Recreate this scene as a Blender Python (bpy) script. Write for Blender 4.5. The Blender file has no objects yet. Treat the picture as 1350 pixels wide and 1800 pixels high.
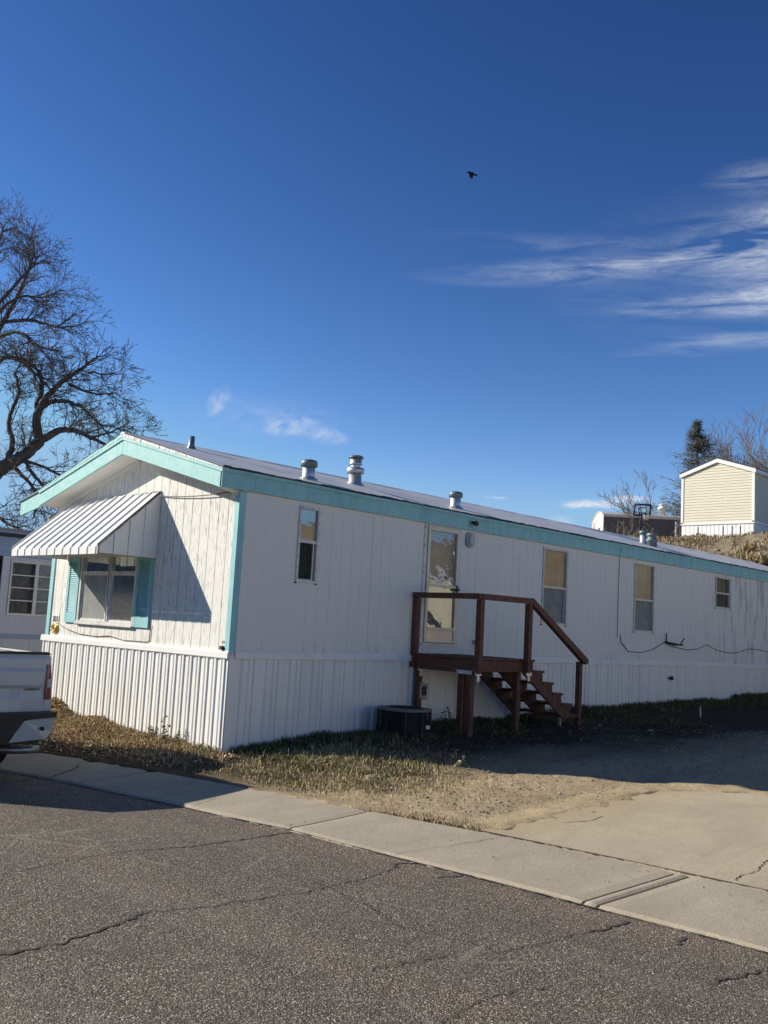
import bpy, math, random
import numpy as np
from mathutils import Vector, Matrix
random.seed(7); RNG = np.random.default_rng(7)
SC = bpy.context.scene; COL = SC.collection
R = math.radians
# ------------------------------------------------------------------ camera
CAM = (-7.4163, -9.8459, 1.7038)
F_PX, YAW, PIT, ROL = 1672.04, 0.7733, 0.1195, 0.0547
d = Vector((math.cos(PIT)*math.cos(YAW), math.cos(PIT)*math.sin(YAW), math.sin(PIT)))
r0 = Vector((math.sin(YAW), -math.cos(YAW), 0)); u0 = r0.cross(d)
rr = math.cos(ROL)*r0 + math.sin(ROL)*u0; uu = -math.sin(ROL)*r0 + math.cos(ROL)*u0
cd = bpy.data.cameras.new('camera'); cam = bpy.data.objects.new('camera', cd); COL.objects.link(cam)
cam.matrix_world = Matrix(((rr.x, uu.x, -d.x, CAM[0]), (rr.y, uu.y, -d.y, CAM[1]), (rr.z, uu.z, -d.z, CAM[2]), (0, 0, 0, 1)))
cd.sensor_fit = 'VERTICAL'; cd.sensor_height = 36.0; cd.lens = F_PX/1800*36.0
cd.clip_start = 0.05; cd.clip_end = 3000
SC.camera = cam
# ------------------------------------------------------------------ sky, sun, exposure
SUN_AZ, SUN_EL = -57.0, 26.5          # direction the light travels (from +X), elevation
sd = Vector((math.cos(R(SUN_EL))*math.cos(R(SUN_AZ)), math.cos(R(SUN_EL))*math.sin(R(SUN_AZ)), -math.sin(R(SUN_EL))))
sl = bpy.data.lights.new('sun', 'SUN'); sun = bpy.data.objects.new('sun', sl); COL.objects.link(sun)
sun.rotation_euler = sd.to_track_quat('-Z', 'Y').to_euler(); sun.location = (-20, 30, 25)
sl.energy = 5.0; sl.angle = R(0.5); sl.color = (1.0, 0.935, 0.81)
W = bpy.data.worlds.new('World'); SC.world = W; W.use_nodes = True
SC.view_settings.view_transform = 'Standard'; SC.view_settings.look = 'None'
SC.view_settings.gamma = 1; SC.view_settings.use_curve_mapping = False
SC.view_settings.exposure = 0.42

class NT:
    """tiny helper for node trees"""
    def __init__(s, tree): s.t = tree; s.n = tree.nodes; s.l = tree.links
    def new(s, typ, **kw):
        n = s.n.new(typ)
        for k, v in kw.items():
            if k.startswith('i_'):
                k = k[2:]; k = int(k) if k.isdigit() else k.replace('_', ' ')
                n.inputs[k].default_value = v
            else: setattr(n, k, v)
        return n
    def link(s, a, b): s.l.new(a, b)
    def math(s, op, a, b=None, c=None, clamp=False):
        n = s.n.new('ShaderNodeMath'); n.operation = op; n.use_clamp = clamp
        for i, v in enumerate((a, b, c)):
            if v is None: continue
            if isinstance(v, (int, float)): n.inputs[i].default_value = v
            else: s.link(v, n.inputs[i])
        return n.outputs[0]
    def ramp(s, fac, stops, interp='LINEAR'):
        n = s.n.new('ShaderNodeValToRGB'); n.color_ramp.interpolation = interp
        e = n.color_ramp.elements
        while len(e) < len(stops): e.new(0.5)
        for el, (p, c) in zip(e, stops):
            el.position = p; el.color = (c, c, c, 1) if isinstance(c, (int, float)) else (*c, 1)
        s.link(fac, n.inputs[0]); return n.outputs[0]
    def mix(s, fac, a, b, typ='MIX'):
        n = s.n.new('ShaderNodeMix'); n.data_type = 'RGBA'; n.blend_type = typ
        for sock, v in ((n.inputs[0], fac), (n.inputs[6], a), (n.inputs[7], b)):
            if isinstance(v, (int, float)): sock.default_value = v
            elif isinstance(v, tuple): sock.default_value = (*v, 1)
            else: s.link(v, sock)
        return n.outputs[2]
    def noise(s, vec, scale, detail=4, rough=.55, dist=0):
        n = s.n.new('ShaderNodeTexNoise'); n.inputs['Scale'].default_value = scale; n.inputs['Detail'].default_value = detail
        n.inputs['Roughness'].default_value = rough; n.inputs['Distortion'].default_value = dist
        if vec is not None: s.link(vec, n.inputs['Vector'])
        return n.outputs[0]
    def voro(s, vec, scale, feature='F1', out=0):
        n = s.n.new('ShaderNodeTexVoronoi'); n.feature = feature; n.inputs['Scale'].default_value = scale
        if vec is not None: s.link(vec, n.inputs['Vector'])
        return n.outputs[out]
    def scaled(s, vec, sc, loc=(0, 0, 0), rot=(0, 0, 0)):
        n = s.n.new('ShaderNodeMapping'); n.inputs['Scale'].default_value = sc; n.inputs['Location'].default_value = loc; n.inputs['Rotation'].default_value = rot
        s.link(vec, n.inputs['Vector']); return n.outputs[0]

# world: Nishita sky with thin cirrus fixed in azimuth / elevation
wt = NT(W.node_tree); wt.n.clear()
out = wt.new('ShaderNodeOutputWorld'); bg = wt.new('ShaderNodeBackground')
sky = wt.new('ShaderNodeTexSky', sky_type='NISHITA', sun_disc=False, sun_elevation=R(SUN_EL), altitude=1700, air_density=1.0, dust_density=0.25, ozone_density=2.5)
sky.sun_rotation = math.atan2(-sd.x, -sd.y)
tc = wt.new('ShaderNodeTexCoord'); sep = wt.new('ShaderNodeSeparateXYZ'); wt.link(tc.outputs['Generated'], sep.inputs[0])
az = wt.math('ARCTAN2', sep.outputs[1], sep.outputs[0]); el = wt.math('ARCSINE', sep.outputs[2])
comb = wt.new('ShaderNodeCombineXYZ'); wt.link(az, comb.inputs[0]); wt.link(el, comb.inputs[1])
fib = wt.noise(wt.scaled(comb.outputs[0], (5.5, 40, 1), rot=(0, 0, R(-7))), 1.6, 9, .54, .7)
fib2 = wt.noise(wt.scaled(comb.outputs[0], (22, 70, 1), (3, 1, 0), rot=(0, 0, R(-14))), 1.5, 9, .68, 1.2)
puff = wt.noise(wt.scaled(comb.outputs[0], (26, 46, 1), (1, 2, 0)), 1.3, 6, .6, .9)
def blob(a0, e0, ha, he, rot, power=1.0):
    """soft ellipse in azimuth/elevation"""
    da = wt.math('SUBTRACT', az, a0); de = wt.math('SUBTRACT', el, e0)
    c, s = math.cos(rot), math.sin(rot)
    p = wt.math('ADD', wt.math('MULTIPLY', da, c/ha), wt.math('MULTIPLY', de, s/ha))
    q = wt.math('ADD', wt.math('MULTIPLY', da, -s/he), wt.math('MULTIPLY', de, c/he))
    r2 = wt.math('ADD', wt.math('MULTIPLY', p, p), wt.math('MULTIPLY', q, q))
    return wt.math('MULTIPLY', wt.math('POWER', wt.math('SUBTRACT', 1.0, r2, clamp=True), 1.7), power*1.08)
def addall(xs):
    a = xs[0]
    for b in xs[1:]: a = wt.math('ADD', a, b)
    return a
cirrus = addall([blob(.50, .378, .29, .019, -.06, .80), blob(.36, .385, .15, .05, 0, .85), blob(.38, .335, .20, .016, -.03, .9),
                 blob(.36, .345, .10, .032, 0, .7), blob(.375, .448, .085, .020, .0, .95), blob(.60, .398, .17, .012, .05, .22),
                 blob(.37, .405, .07, .03, 0, .5), blob(.40, .300, .16, .014, -.1, .5), blob(.36, .36, .30, .10, 0, .28)])
wisps = addall([blob(.880, .203, .04, .014, -.1, .5), blob(.838, .195, .03, .011, .1, .5), blob(.955, .222, .013, .022, .5, .5), blob(.90, .21, .10, .03, 0, .16),
                blob(.545, .137, .050, .0055, 0, 1.3), blob(.520, .143, .025, .0045, 0, 1.0), blob(.575, .134, .02, .004, 0, 1.0), blob(.655, .140, .018, .002, 0, .8), blob(.59, .118, .02, .008, 0, .4)])
k1 = wt.math('MULTIPLY', wt.ramp(fib, [(.36, 0), (.76, 1)]), wt.ramp(fib2, [(.28, .30), (.75, 1)]))
k2 = wt.ramp(puff, [(.34, 0), (.66, 1)])
cl = wt.math('ADD', wt.math('MULTIPLY', cirrus, k1), wt.math('MULTIPLY', wisps, k2), clamp=True)
tint = wt.mix(1.0, sky.outputs[0], (0.72, 0.97, 1.16), 'MULTIPLY')
hs = wt.new('ShaderNodeHueSaturation', i_Saturation=1.08, i_Value=1.0); wt.link(tint, hs.inputs['Color'])
sc_ = wt.new('ShaderNodeSeparateColor'); wt.link(hs.outputs[0], sc_.inputs[0])      # steeper zenith-to-horizon gradient, same in every direction
cc_ = wt.new('ShaderNodeCombineColor')
for i_, (g_, k_, mx_) in enumerate(((1.81, 1.60, 2.7), (1.70, .574, 4.7), (1.58, .419, 7.0))):
    wt.link(wt.math('SMOOTH_MIN', wt.math('MULTIPLY', wt.math('POWER', wt.math('MAXIMUM', sc_.outputs[i_], .0001), g_), k_), mx_, 1.0), cc_.inputs[i_])
skyc = wt.mix(wt.math('MULTIPLY', cl, .90), cc_.outputs[0], (6.6, 7.0, 7.7))
wt.link(skyc, bg.inputs[0]); bg.inputs[1].default_value = 0.085
wt.link(bg.outputs[0], out.inputs[0])

# ------------------------------------------------------------------ materials
def mk(name):
    m = bpy.data.materials.new(name); m.use_nodes = True
    t = NT(m.node_tree); b = m.node_tree.nodes['Principled BSDF']
    c = t.new('ShaderNodeTexCoord').outputs['Object']
    return m, t, b, c
def bump(t, b, h, strength=.3, dist=.01):
    n = t.new('ShaderNodeBump'); n.inputs['Strength'].default_value = strength; n.inputs['Distance'].default_value = dist
    t.link(h, n.inputs['Height']); t.link(n.outputs[0], b.inputs['Normal'])
def plain(name, col, rough=.6, metal=0, var=.12, scale=6, bmp=.08, spec=.4, dirt=None, dirt_amt=.3, stretch=(1, 1, 1)):
    m, t, b, c = mk(name)
    v = t.scaled(c, stretch)
    n = t.noise(v, scale, 6, .65)
    lo = tuple(x*(1-var) for x in col); hi = tuple(min(1, x*(1+var)) for x in col)
    cc = t.mix(t.ramp(n, [(.3, 0), (.7, 1)]), lo, hi)
    if dirt:
        n2 = t.noise(v, scale*.37, 8, .7)
        cc = t.mix(t.math('MULTIPLY', t.ramp(n2, [(.48, 0), (.72, 1)]), dirt_amt), cc, dirt)
    t.link(cc, b.inputs['Base Color'])
    b.inputs['Roughness'].default_value = rough; b.inputs['Metallic'].default_value = metal
    b.inputs['Specular IOR Level'].default_value = spec
    if bmp: bump(t, b, t.noise(v, scale*9, 5, .6), bmp, .01)
    return m
def siding_mat(name, col, wood, flake, mildew):
    m, t, b, c = mk(name)
    fl = t.noise(t.scaled(c, (52, 52, 5.5)), 1.0, 5, .62, .25)
    big = t.noise(c, 1.1, 4, .6)
    gr = t.noise(t.scaled(c, (95, 95, 3)), 1.0, 6, .6)
    base = t.mix(t.ramp(gr, [(.3, 0), (.7, 1)]), tuple(x*.91 for x in col), col)
    base = t.mix(t.math('MULTIPLY', t.ramp(t.noise(c, .9, 6, .65), [(.4, 0), (.75, 1)]), .22), base, tuple(x*y for x, y in zip(col, (.80, .80, .80))))
    thr = t.math('ADD', fl, t.math('MULTIPLY', big, .22))
    f = t.ramp(thr, [(flake, 0), (flake+.05, 1)])
    base = t.mix(t.math('MULTIPLY', f, .8), base, wood)
    if mildew:
        sx = t.new('ShaderNodeSeparateXYZ'); t.link(c, sx.inputs[0])
        low = t.ramp(sx.outputs[2], [(.0, 0), (1.0, 0)])
        hgt = t.math('SUBTRACT', 1.0, t.math('MULTIPLY', t.math('SUBTRACT', sx.outputs[2], 1.28), 5.5), clamp=True)
        run = t.noise(t.scaled(c, (16, 16, 1.2)), 1.0, 6, .7)
        clump = t.noise(t.scaled(c, (.9, .9, .3)), 1.0, 3, .5)
        mm = t.math('MULTIPLY', t.math('MULTIPLY', hgt, t.ramp(run, [(.56, 0), (.66, 1)])), t.ramp(clump, [(.42, .25), (.6, 1)]))
        base = t.mix(mm, base, (.045, .045, .05))
        far = t.math('MULTIPLY', t.math('SUBTRACT', sx.outputs[0], 12.5), .3, clamp=True)
        st = t.noise(t.scaled(c, (5, 5, .8)), 1.0, 7, .75)
        base = t.mix(t.math('MULTIPLY', t.math('MULTIPLY', far, t.ramp(st, [(.50, 0), (.66, 1)])), .8), base, (.13, .13, .14))
    t.link(base, b.inputs['Base Color']); b.inputs['Roughness'].default_value = .72; b.inputs['Specular IOR Level'].default_value = .25
    h = t.math('SUBTRACT', t.math('MULTIPLY', gr, .6), t.math('MULTIPLY', f, .7))
    bump(t, b, h, .5, .004)
    return m
M = {}
M['siding_end'] = siding_mat('weathered_white_siding', (.80, .78, .72), (.42, .37, .30), .665, False)
M['siding_long'] = siding_mat('white_siding', (.80, .77, .715), (.48, .46, .42), .765, True)
M['seam'] = plain('dark_seam', (.07, .07, .075), .9)
M['skirt'] = plain('white_vinyl_skirt', (.85, .84, .80), .45, var=.04, scale=3, bmp=.03, dirt=(.62, .58, .48), dirt_amt=.35, stretch=(1, 1, .3))
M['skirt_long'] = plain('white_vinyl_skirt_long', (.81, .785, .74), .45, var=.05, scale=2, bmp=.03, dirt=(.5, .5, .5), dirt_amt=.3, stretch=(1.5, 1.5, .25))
M['trim'] = plain('white_trim', (.80, .79, .76), .5, var=.05, scale=5, bmp=.05, dirt=(.6, .57, .5), dirt_amt=.25)
M['teal'] = plain('aqua_paint', (.275, .54, .565), .55, var=.12, scale=9, bmp=.2, dirt=(.17, .31, .32), dirt_amt=.45, stretch=(1, 1, .3))
M['teal_worn'] = plain('worn_aqua_paint', (.29, .57, .55), .6, var=.12, scale=14, bmp=.3, dirt=(.52, .66, .62), dirt_amt=.6)
M['peel'] = plain('peeling_white', (.78, .77, .74), .7, var=.1, scale=20, bmp=.4, dirt=(.2, .17, .15), dirt_amt=.8)
M['tar'] = plain('roof_tar', (.03, .032, .036), .7, var=.4, scale=12)
M['soffit'] = plain('soffit_white', (.74, .72, .68), .6, var=.05, scale=3, bmp=.03, dirt=(.35, .33, .30), dirt_amt=.2)
M['roof'] = plain('metal_roof', (.62, .61, .60), .48, metal=.2, var=.10, scale=2.2, bmp=.10, dirt=(.40, .41, .43), dirt_amt=.5, stretch=(1, 1, 1))
M['galv'] = plain('galvanised_metal', (.52, .54, .55), .42, metal=.7, var=.15, scale=9, bmp=.05, dirt=(.3, .32, .33), dirt_amt=.4)
M['cap'] = plain('teal_grey_cap', (.15, .195, .205), .45, metal=.3, var=.2, scale=9)
M['awning'] = plain('awning_white', (.80, .79, .76), .4, var=.04, scale=4, bmp=.03, dirt=(.55, .53, .48), dirt_amt=.2)
M['awn_line'] = plain('awning_seam_grey', (.40, .385, .37), .6, var=.1)
M['wframe'] = plain('old_window_frame', (.62, .61, .58), .45, metal=.1, var=.12, scale=12, bmp=.15, dirt=(.22, .21, .19), dirt_amt=.5)
M['wframe_grey'] = plain('aluminium_frame', (.40, .41, .41), .4, metal=.5, var=.1, scale=12)
M['doorframe'] = plain('beige_door_aluminium', (.60, .53, .44), .4, metal=.25, var=.08, scale=7, bmp=.05, dirt=(.4, .35, .3), dirt_amt=.3)
M['kick'] = plain('tan_kick_panel', (.62, .50, .42), .35, metal=.3, var=.12, scale=4)
M['black'] = plain('black_plastic', (.02, .02, .022), .5, var=.2)
M['grey_plastic'] = plain('grey_plastic', (.33, .36, .36), .45, var=.08)
M['lens'] = plain('frosted_lens', (.42, .45, .44), .25, var=.05)
M['wood_deck'] = plain('red_brown_stained_wood', (.115, .042, .026), .65, var=.45, scale=14, bmp=.5, dirt=(.21, .12, .085), dirt_amt=.55, stretch=(2.2, 2.2, 1))
M['wood_raw'] = plain('raw_wood', (.42, .27, .14), .7, var=.25, scale=12)
M['ac'] = plain('dark_bronze_metal', (.028, .027, .028), .5, metal=.2, var=.3, scale=8)
M['ac_top'] = plain('beige_ac_rim', (.17, .16, .135), .55, var=.15, scale=8)
M['white_label'] = plain('white_label', (.6, .6, .6), .5)
M['gold'] = plain('gold_ornament', (.62, .40, .12), .35, metal=.6, var=.3, scale=30)
M['cable'] = plain('grey_cable', (.10, .10, .11), .6)
M['steel'] = plain('bracket_steel', (.55, .57, .58), .4, metal=.6, var=.1)
M['truck_paint'] = plain('white_car_paint', (.51, .51, .505), .22, var=.03, scale=2, bmp=0, spec=.6, dirt=(.42, .40, .37), dirt_amt=.35)
M['tail_red'] = plain('red_lamp_plastic', (.20, .008, .014), .3, var=.1, spec=.6)
M['tail_clear'] = plain('clear_lamp_plastic', (.55, .56, .57), .12, var=.05, spec=.6)
M['rubber'] = plain('tyre_rubber', (.018, .018, .019), .8, var=.2, scale=20)
M['chrome'] = plain('exhaust_metal', (.35, .34, .31), .35, metal=.8, var=.2, scale=10)
M['auto_glass'] = plain('dark_auto_glass', (.01, .012, .014), .06, var=.1, bmp=0, spec=.6)
M['beige_vinyl'] = plain('beige_vinyl', (.64, .60, .46), .55, var=.04, scale=2, bmp=.03)
M['white_vinyl'] = plain('bright_white_vinyl', (.80, .80, .78), .5, var=.03, scale=3)
M['brown_wall'] = plain('brown_metal_wall', (.115, .10, .105), .7, var=.15, scale=3, stretch=(3, 3, 1))
M['pink_wall'] = plain('pale_pink_wall', (.66, .56, .52), .6, var=.08)
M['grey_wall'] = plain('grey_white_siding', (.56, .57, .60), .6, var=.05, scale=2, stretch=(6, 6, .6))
M['blue_grey'] = plain('blue_grey_trim', (.30, .37, .46), .55, var=.08)
M['navy'] = plain('navy_steel', (.018, .04, .10), .5, var=.15)
M['net'] = plain('white_net', (.5, .5, .48), .8)
M['bark'] = plain('dark_bark', (.115, .095, .083), .9, var=.35, scale=7, bmp=.5, stretch=(2, 2, 1))
M['twig'] = plain('dark_twig', (.15, .125, .11), .9, var=.3, scale=3, bmp=0)
M['bark_far'] = plain('grey_brown_bark', (.25, .215, .18), .9, var=.3, scale=2, bmp=0)
M['needle'] = plain('dark_needles', (.075, .078, .058), .8, var=.5, scale=1.5, bmp=0)
M['crow'] = plain('black_feathers', (.006, .006, .008), .6, var=.3)
M['rock'] = plain('pale_rock', (.34, .29, .23), .9, var=.25, scale=6, bmp=.4)
M['crack'] = plain('crack_filler', (.055, .047, .038), .95, var=.5, scale=30)
M['joint_dirt'] = plain('joint_dirt', (.15, .12, .08), .95, var=.5, scale=25)
M['plate_white'] = plain('white_plate', (.74, .72, .66), .5)
M['brown_tan'] = plain('tan_curtain', (.36, .30, .21), .9, var=.15, scale=3, stretch=(1, 1, 4))
M['grey_curtain'] = plain('grey_sheer_curtain', (.22, .225, .215), .9, var=.35, scale=3)
M['pale_curtain'] = plain('pale_sheer_curtain', (.50, .50, .48), .9, var=.2, scale=4)
M['dark_curtain'] = plain('dark_room_curtain', (.035, .036, .042), .9, var=.3, scale=3)
M['blind'] = plain('cream_blind', (.60, .57, .50), .6, var=.06)

def glass(name, refl, dust=0.0, wave=.03, wscale=5, tint=(.8, .8, .8)):
    m = bpy.data.materials.new(name); m.use_nodes = True; t = NT(m.node_tree); t.n.clear()
    o = t.new('ShaderNodeOutputMaterial'); c = t.new('ShaderNodeTexCoord').outputs['Object']
    tr = t.new('ShaderNodeBsdfTransparent'); tr.inputs[0].default_value = (*tint, 1)
    gl = t.new('ShaderNodeBsdfGlossy'); gl.inputs['Roughness'].default_value = .015; gl.inputs[0].default_value = (.84, .86, .84, 1)
    bp = t.new('ShaderNodeBump'); bp.inputs['Strength'].default_value = wave; bp.inputs['Distance'].default_value = .05
    t.link(t.noise(c, wscale, 3, .5, .4), bp.inputs['Height']); t.link(bp.outputs[0], gl.inputs['Normal'])
    fr = t.new('ShaderNodeFresnel'); fr.inputs[0].default_value = 1.5
    f = t.math('ADD', fr.outputs[0], refl, clamp=True)
    mx = t.new('ShaderNodeMixShader'); t.link(f, mx.inputs[0]); t.link(tr.outputs[0], mx.inputs[1]); t.link(gl.outputs[0], mx.inputs[2])
    last = mx.outputs[0]
    if dust:
        df = t.new('ShaderNodeBsdfDiffuse'); df.inputs[0].default_value = (.5, .5, .48, 1)
        m2 = t.new('ShaderNodeMixShader')
        t.link(t.math('MULTIPLY', t.ramp(t.noise(c, 4, 6, .65), [(.25, .55), (.75, 1)]), dust), m2.inputs[0])
        t.link(last, m2.inputs[1]); t.link(df.outputs[0], m2.inputs[2]); last = m2.outputs[0]
    t.link(last, o.inputs[0]); return m
M['glass'] = glass('window_glass', -.05, 0, 0)
M['glass_film'] = glass('reflective_window_glass', .34, 0, .05, 3)
M['glass_door'] = glass('wavy_film_glass', .20, .05, .11, 2.2)
M['glass_dusty'] = glass('dusty_screened_glass', -.07, .62, 0)
M['glass_smoky'] = glass('screened_dark_glass', -.07, .10, 0)

# ground materials
def asphalt_mat():
    m, t, b, c = mk('asphalt')
    v1 = t.voro(c, 125, 'F1', 1); v1d = t.voro(c, 125, 'F1', 0)
    v2 = t.voro(c, 47, 'F1', 0)
    sepc = t.new('ShaderNodeSeparateColor'); t.link(v1, sepc.inputs[0])
    pick = sepc.outputs[0]
    stone = t.ramp(pick, [(0, (.105, .080, .058)), (.5, (.235, .190, .143)), (.82, (.36, .295, .225)), (.92, (.56, .48, .38)), (1, (.95, .88, .74))])
    gap = t.ramp(v1d, [(.25, 0), (.62, 1)])
    colr = t.mix(t.math('MULTIPLY', gap, .84), stone, (.030, .026, .022))
    big = t.noise(c, .55, 6, .6, .4)
    colr = t.mix(t.ramp(big, [(.3, 0), (.75, .55)]), colr, t.mix(1, colr, (1.30, 1.24, 1.16), 'MULTIPLY'))
    worn = t.noise(t.scaled(c, (.9, .22, 1)), 1.0, 5, .6, .6)
    colr = t.mix(t.ramp(worn, [(.52, 0), (.72, .35)]), colr, (.24, .21, .175))
    sx = t.new('ShaderNodeSeparateXYZ'); t.link(c, sx.inputs[0])
    lane = t.math('SINE', t.math('ADD', t.math('MULTIPLY', sx.outputs[0], 3.3), t.math('MULTIPLY', t.noise(c, .35, 3, .5), 3.0)))
    colr = t.mix(t.math('MULTIPLY', t.ramp(lane, [(.35, 0), (.95, 1)]), .30), colr, t.mix(1, colr, (1.35, 1.3, 1.22), 'MULTIPLY'))
    oil = t.noise(t.scaled(c, (1.3, 1.0, 1), (7, 3, 0)), 1.0, 3, .5, .3)
    colr = t.mix(t.ramp(oil, [(.66, 0), (.78, .45)]), colr, (.06, .052, .045))
    vein = t.voro(t.scaled(c, (1, 1, 1)), 1.15, 'DISTANCE_TO_EDGE', 0)
    wob = t.math('ADD', vein, t.math('MULTIPLY', t.math('SUBTRACT', t.noise(c, 9, 5, .7), .5), .10))
    colr = t.mix(t.math('MULTIPLY', t.ramp(t.math('ABSOLUTE', wob), [(.0, 1), (.022, 0)]), t.ramp(t.noise(c, .8, 4, .6), [(.50, 0), (.62, .55)])), colr, (.33, .29, .23))
    patch = t.noise(c, 2.3, 5, .65)
    colr = t.mix(t.ramp(patch, [(.56, 0), (.72, .5)]), colr, (.085, .075, .065))
    t.link(colr, b.inputs['Base Color']); b.inputs['Roughness'].default_value = .88; b.inputs['Specular IOR Level'].default_value = .3
    h = t.math('ADD', t.math('MULTIPLY', t.math('SUBTRACT', 1.0, v1d), 1.0), t.math('MULTIPLY', t.math('SUBTRACT', 1.0, v2), .8))
    bump(t, b, h, .8, .006)
    return m
def concrete_mat(name, col, dusty=None):
    m, t, b, c = mk(name)
    n1 = t.noise(c, 1.3, 8, .65); n2 = t.noise(c, 90, 3, .6); n3 = t.noise(c, 9, 6, .7)
    cc = t.mix(t.ramp(n1, [(.3, 0), (.7, 1)]), tuple(x*.84 for x in col), tuple(x*1.08 for x in col))
    cc = t.mix(t.ramp(n2, [(.38, .60), (.58, 0)]), cc, tuple(x*.55 for x in col))
    cc = t.mix(t.ramp(n3, [(.55, 0), (.75, .45)]), cc, tuple(x*.6 for x in col))
    v = t.voro(c, 70, 'F1', 0)
    pit = t.ramp(v, [(.06, 1), (.16, 0)])
    cc = t.mix(t.math('MULTIPLY', pit, .75), cc, (.10, .09, .07))
    if dusty is not None:      # blown dirt thinning out away from the lot
        sx = t.new('ShaderNodeSeparateXYZ'); t.link(c, sx.inputs[0])
        e = t.math('ADD', t.math('MULTIPLY', t.math('SUBTRACT', sx.outputs[1], dusty), 1.25), t.math('MULTIPLY', t.math('SUBTRACT', n3, .5), 2.2))
        cc = t.mix(t.ramp(e, [(.0, 0), (.75, .85)]), cc, (.44, .335, .205))
    st = t.noise(t.scaled(c, (.7, 2.2, 1)), 1.0, 7, .7, .5)
    cc = t.mix(t.ramp(st, [(.46, 0), (.75, .45)]), cc, tuple(x*.55 for x in col))
    t.link(cc, b.inputs['Base Color']); b.inputs['Roughness'].default_value = .9; b.inputs['Specular IOR Level'].default_value = .2
    bump(t, b, t.math('ADD', n2, t.math('MULTIPLY', n3, 1.2)), .5, .006)
    return m
def dirt_mat():
    """tan gravelly dirt; dark topsoil along the home, spread outward to paint the house shade into the colour"""
    m, t, b, c = mk('lot_dirt')
    n1 = t.noise(c, .8, 7, .65); n2 = t.noise(c, 14, 6, .7); n3 = t.noise(c, 60, 4, .65)
    tan = t.mix(t.ramp(n1, [(.3, 0), (.7, 1)]), (.40, .30, .18), (.52, .41, .255))
    tan = t.mix(t.ramp(n2, [(.45, 0), (.68, .7)]), tan, (.26, .19, .115))
    tan = t.mix(t.ramp(n3, [(.58, 0), (.72, .6)]), tan, (.58, .50, .37))
    shaded_soil = t.mix(t.ramp(n2, [(.35, 0), (.65, 1)]), (.034, .026, .016), (.095, .071, .041))
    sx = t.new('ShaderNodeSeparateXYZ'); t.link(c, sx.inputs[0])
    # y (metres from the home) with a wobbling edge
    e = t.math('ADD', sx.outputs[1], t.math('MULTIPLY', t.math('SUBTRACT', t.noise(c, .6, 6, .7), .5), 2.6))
    e = t.math('ADD', e, t.math('MULTIPLY', sx.outputs[0], .26))  # dark band leans outward along x, painting the shaded ground darker
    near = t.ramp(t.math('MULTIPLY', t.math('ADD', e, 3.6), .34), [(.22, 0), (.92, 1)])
    cc = t.mix(near, tan, shaded_soil)
    t.link(cc, b.inputs['Base Color']); b.inputs['Roughness'].default_value = .95; b.inputs['Specular IOR Level'].default_value = .1
    bump(t, b, t.math('ADD', n2, t.math('MULTIPLY', n3, .8)), .9, .02)
    return m
def hill_mat():
    m, t, b, c = mk('dry_hill')
    n1 = t.noise(c, .35, 8, .7); n2 = t.noise(c, 3.5, 7, .75)
    cc = t.mix(t.ramp(n1, [(.3, 0), (.7, 1)]), (.21, .165, .115), (.34, .275, .19))
    cc = t.mix(t.ramp(n2, [(.42, 0), (.66, .8)]), cc, (.12, .095, .065))
    t.link(cc, b.inputs['Base Color']); b.inputs['Roughness'].default_value = .95; b.inputs['Specular IOR Level'].default_value = .1
    bump(t, b, n2, .8, .15)
    return m
M['asphalt'] = asphalt_mat()
M['concrete'] = concrete_mat('gutter_concrete', (.445, .385, .285))
M['concrete2'] = concrete_mat('drive_concrete', (.52, .445, .31), -5.25)
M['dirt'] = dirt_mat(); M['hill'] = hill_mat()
def blade_mat(name, a, bcol, c3):
    m, t, b, c = mk(name)
    at = t.new('ShaderNodeAttribute', attribute_name='tone')
    cc = t.ramp(at.outputs['Fac'], [(0, a), (.5, bcol), (1, c3)])
    t.link(cc, b.inputs['Base Color']); b.inputs['Roughness'].default_value = .8; b.inputs['Specular IOR Level'].default_value = .15
    return m
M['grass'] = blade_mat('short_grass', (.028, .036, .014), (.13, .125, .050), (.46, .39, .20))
M['drygrass'] = blade_mat('dry_grass', (.17, .13, .065), (.38, .30, .16), (.60, .50, .30))
M['leaf'] = blade_mat('dry_leaves', (.12, .07, .038), (.42, .27, .155), (.78, .62, .42))
M['pebble'] = blade_mat('pebbles', (.16, .125, .085), (.32, .26, .18), (.52, .47, .38))
M['weed'] = blade_mat('weed_green', (.06, .075, .03), (.12, .15, .06), (.24, .24, .12))

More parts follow.
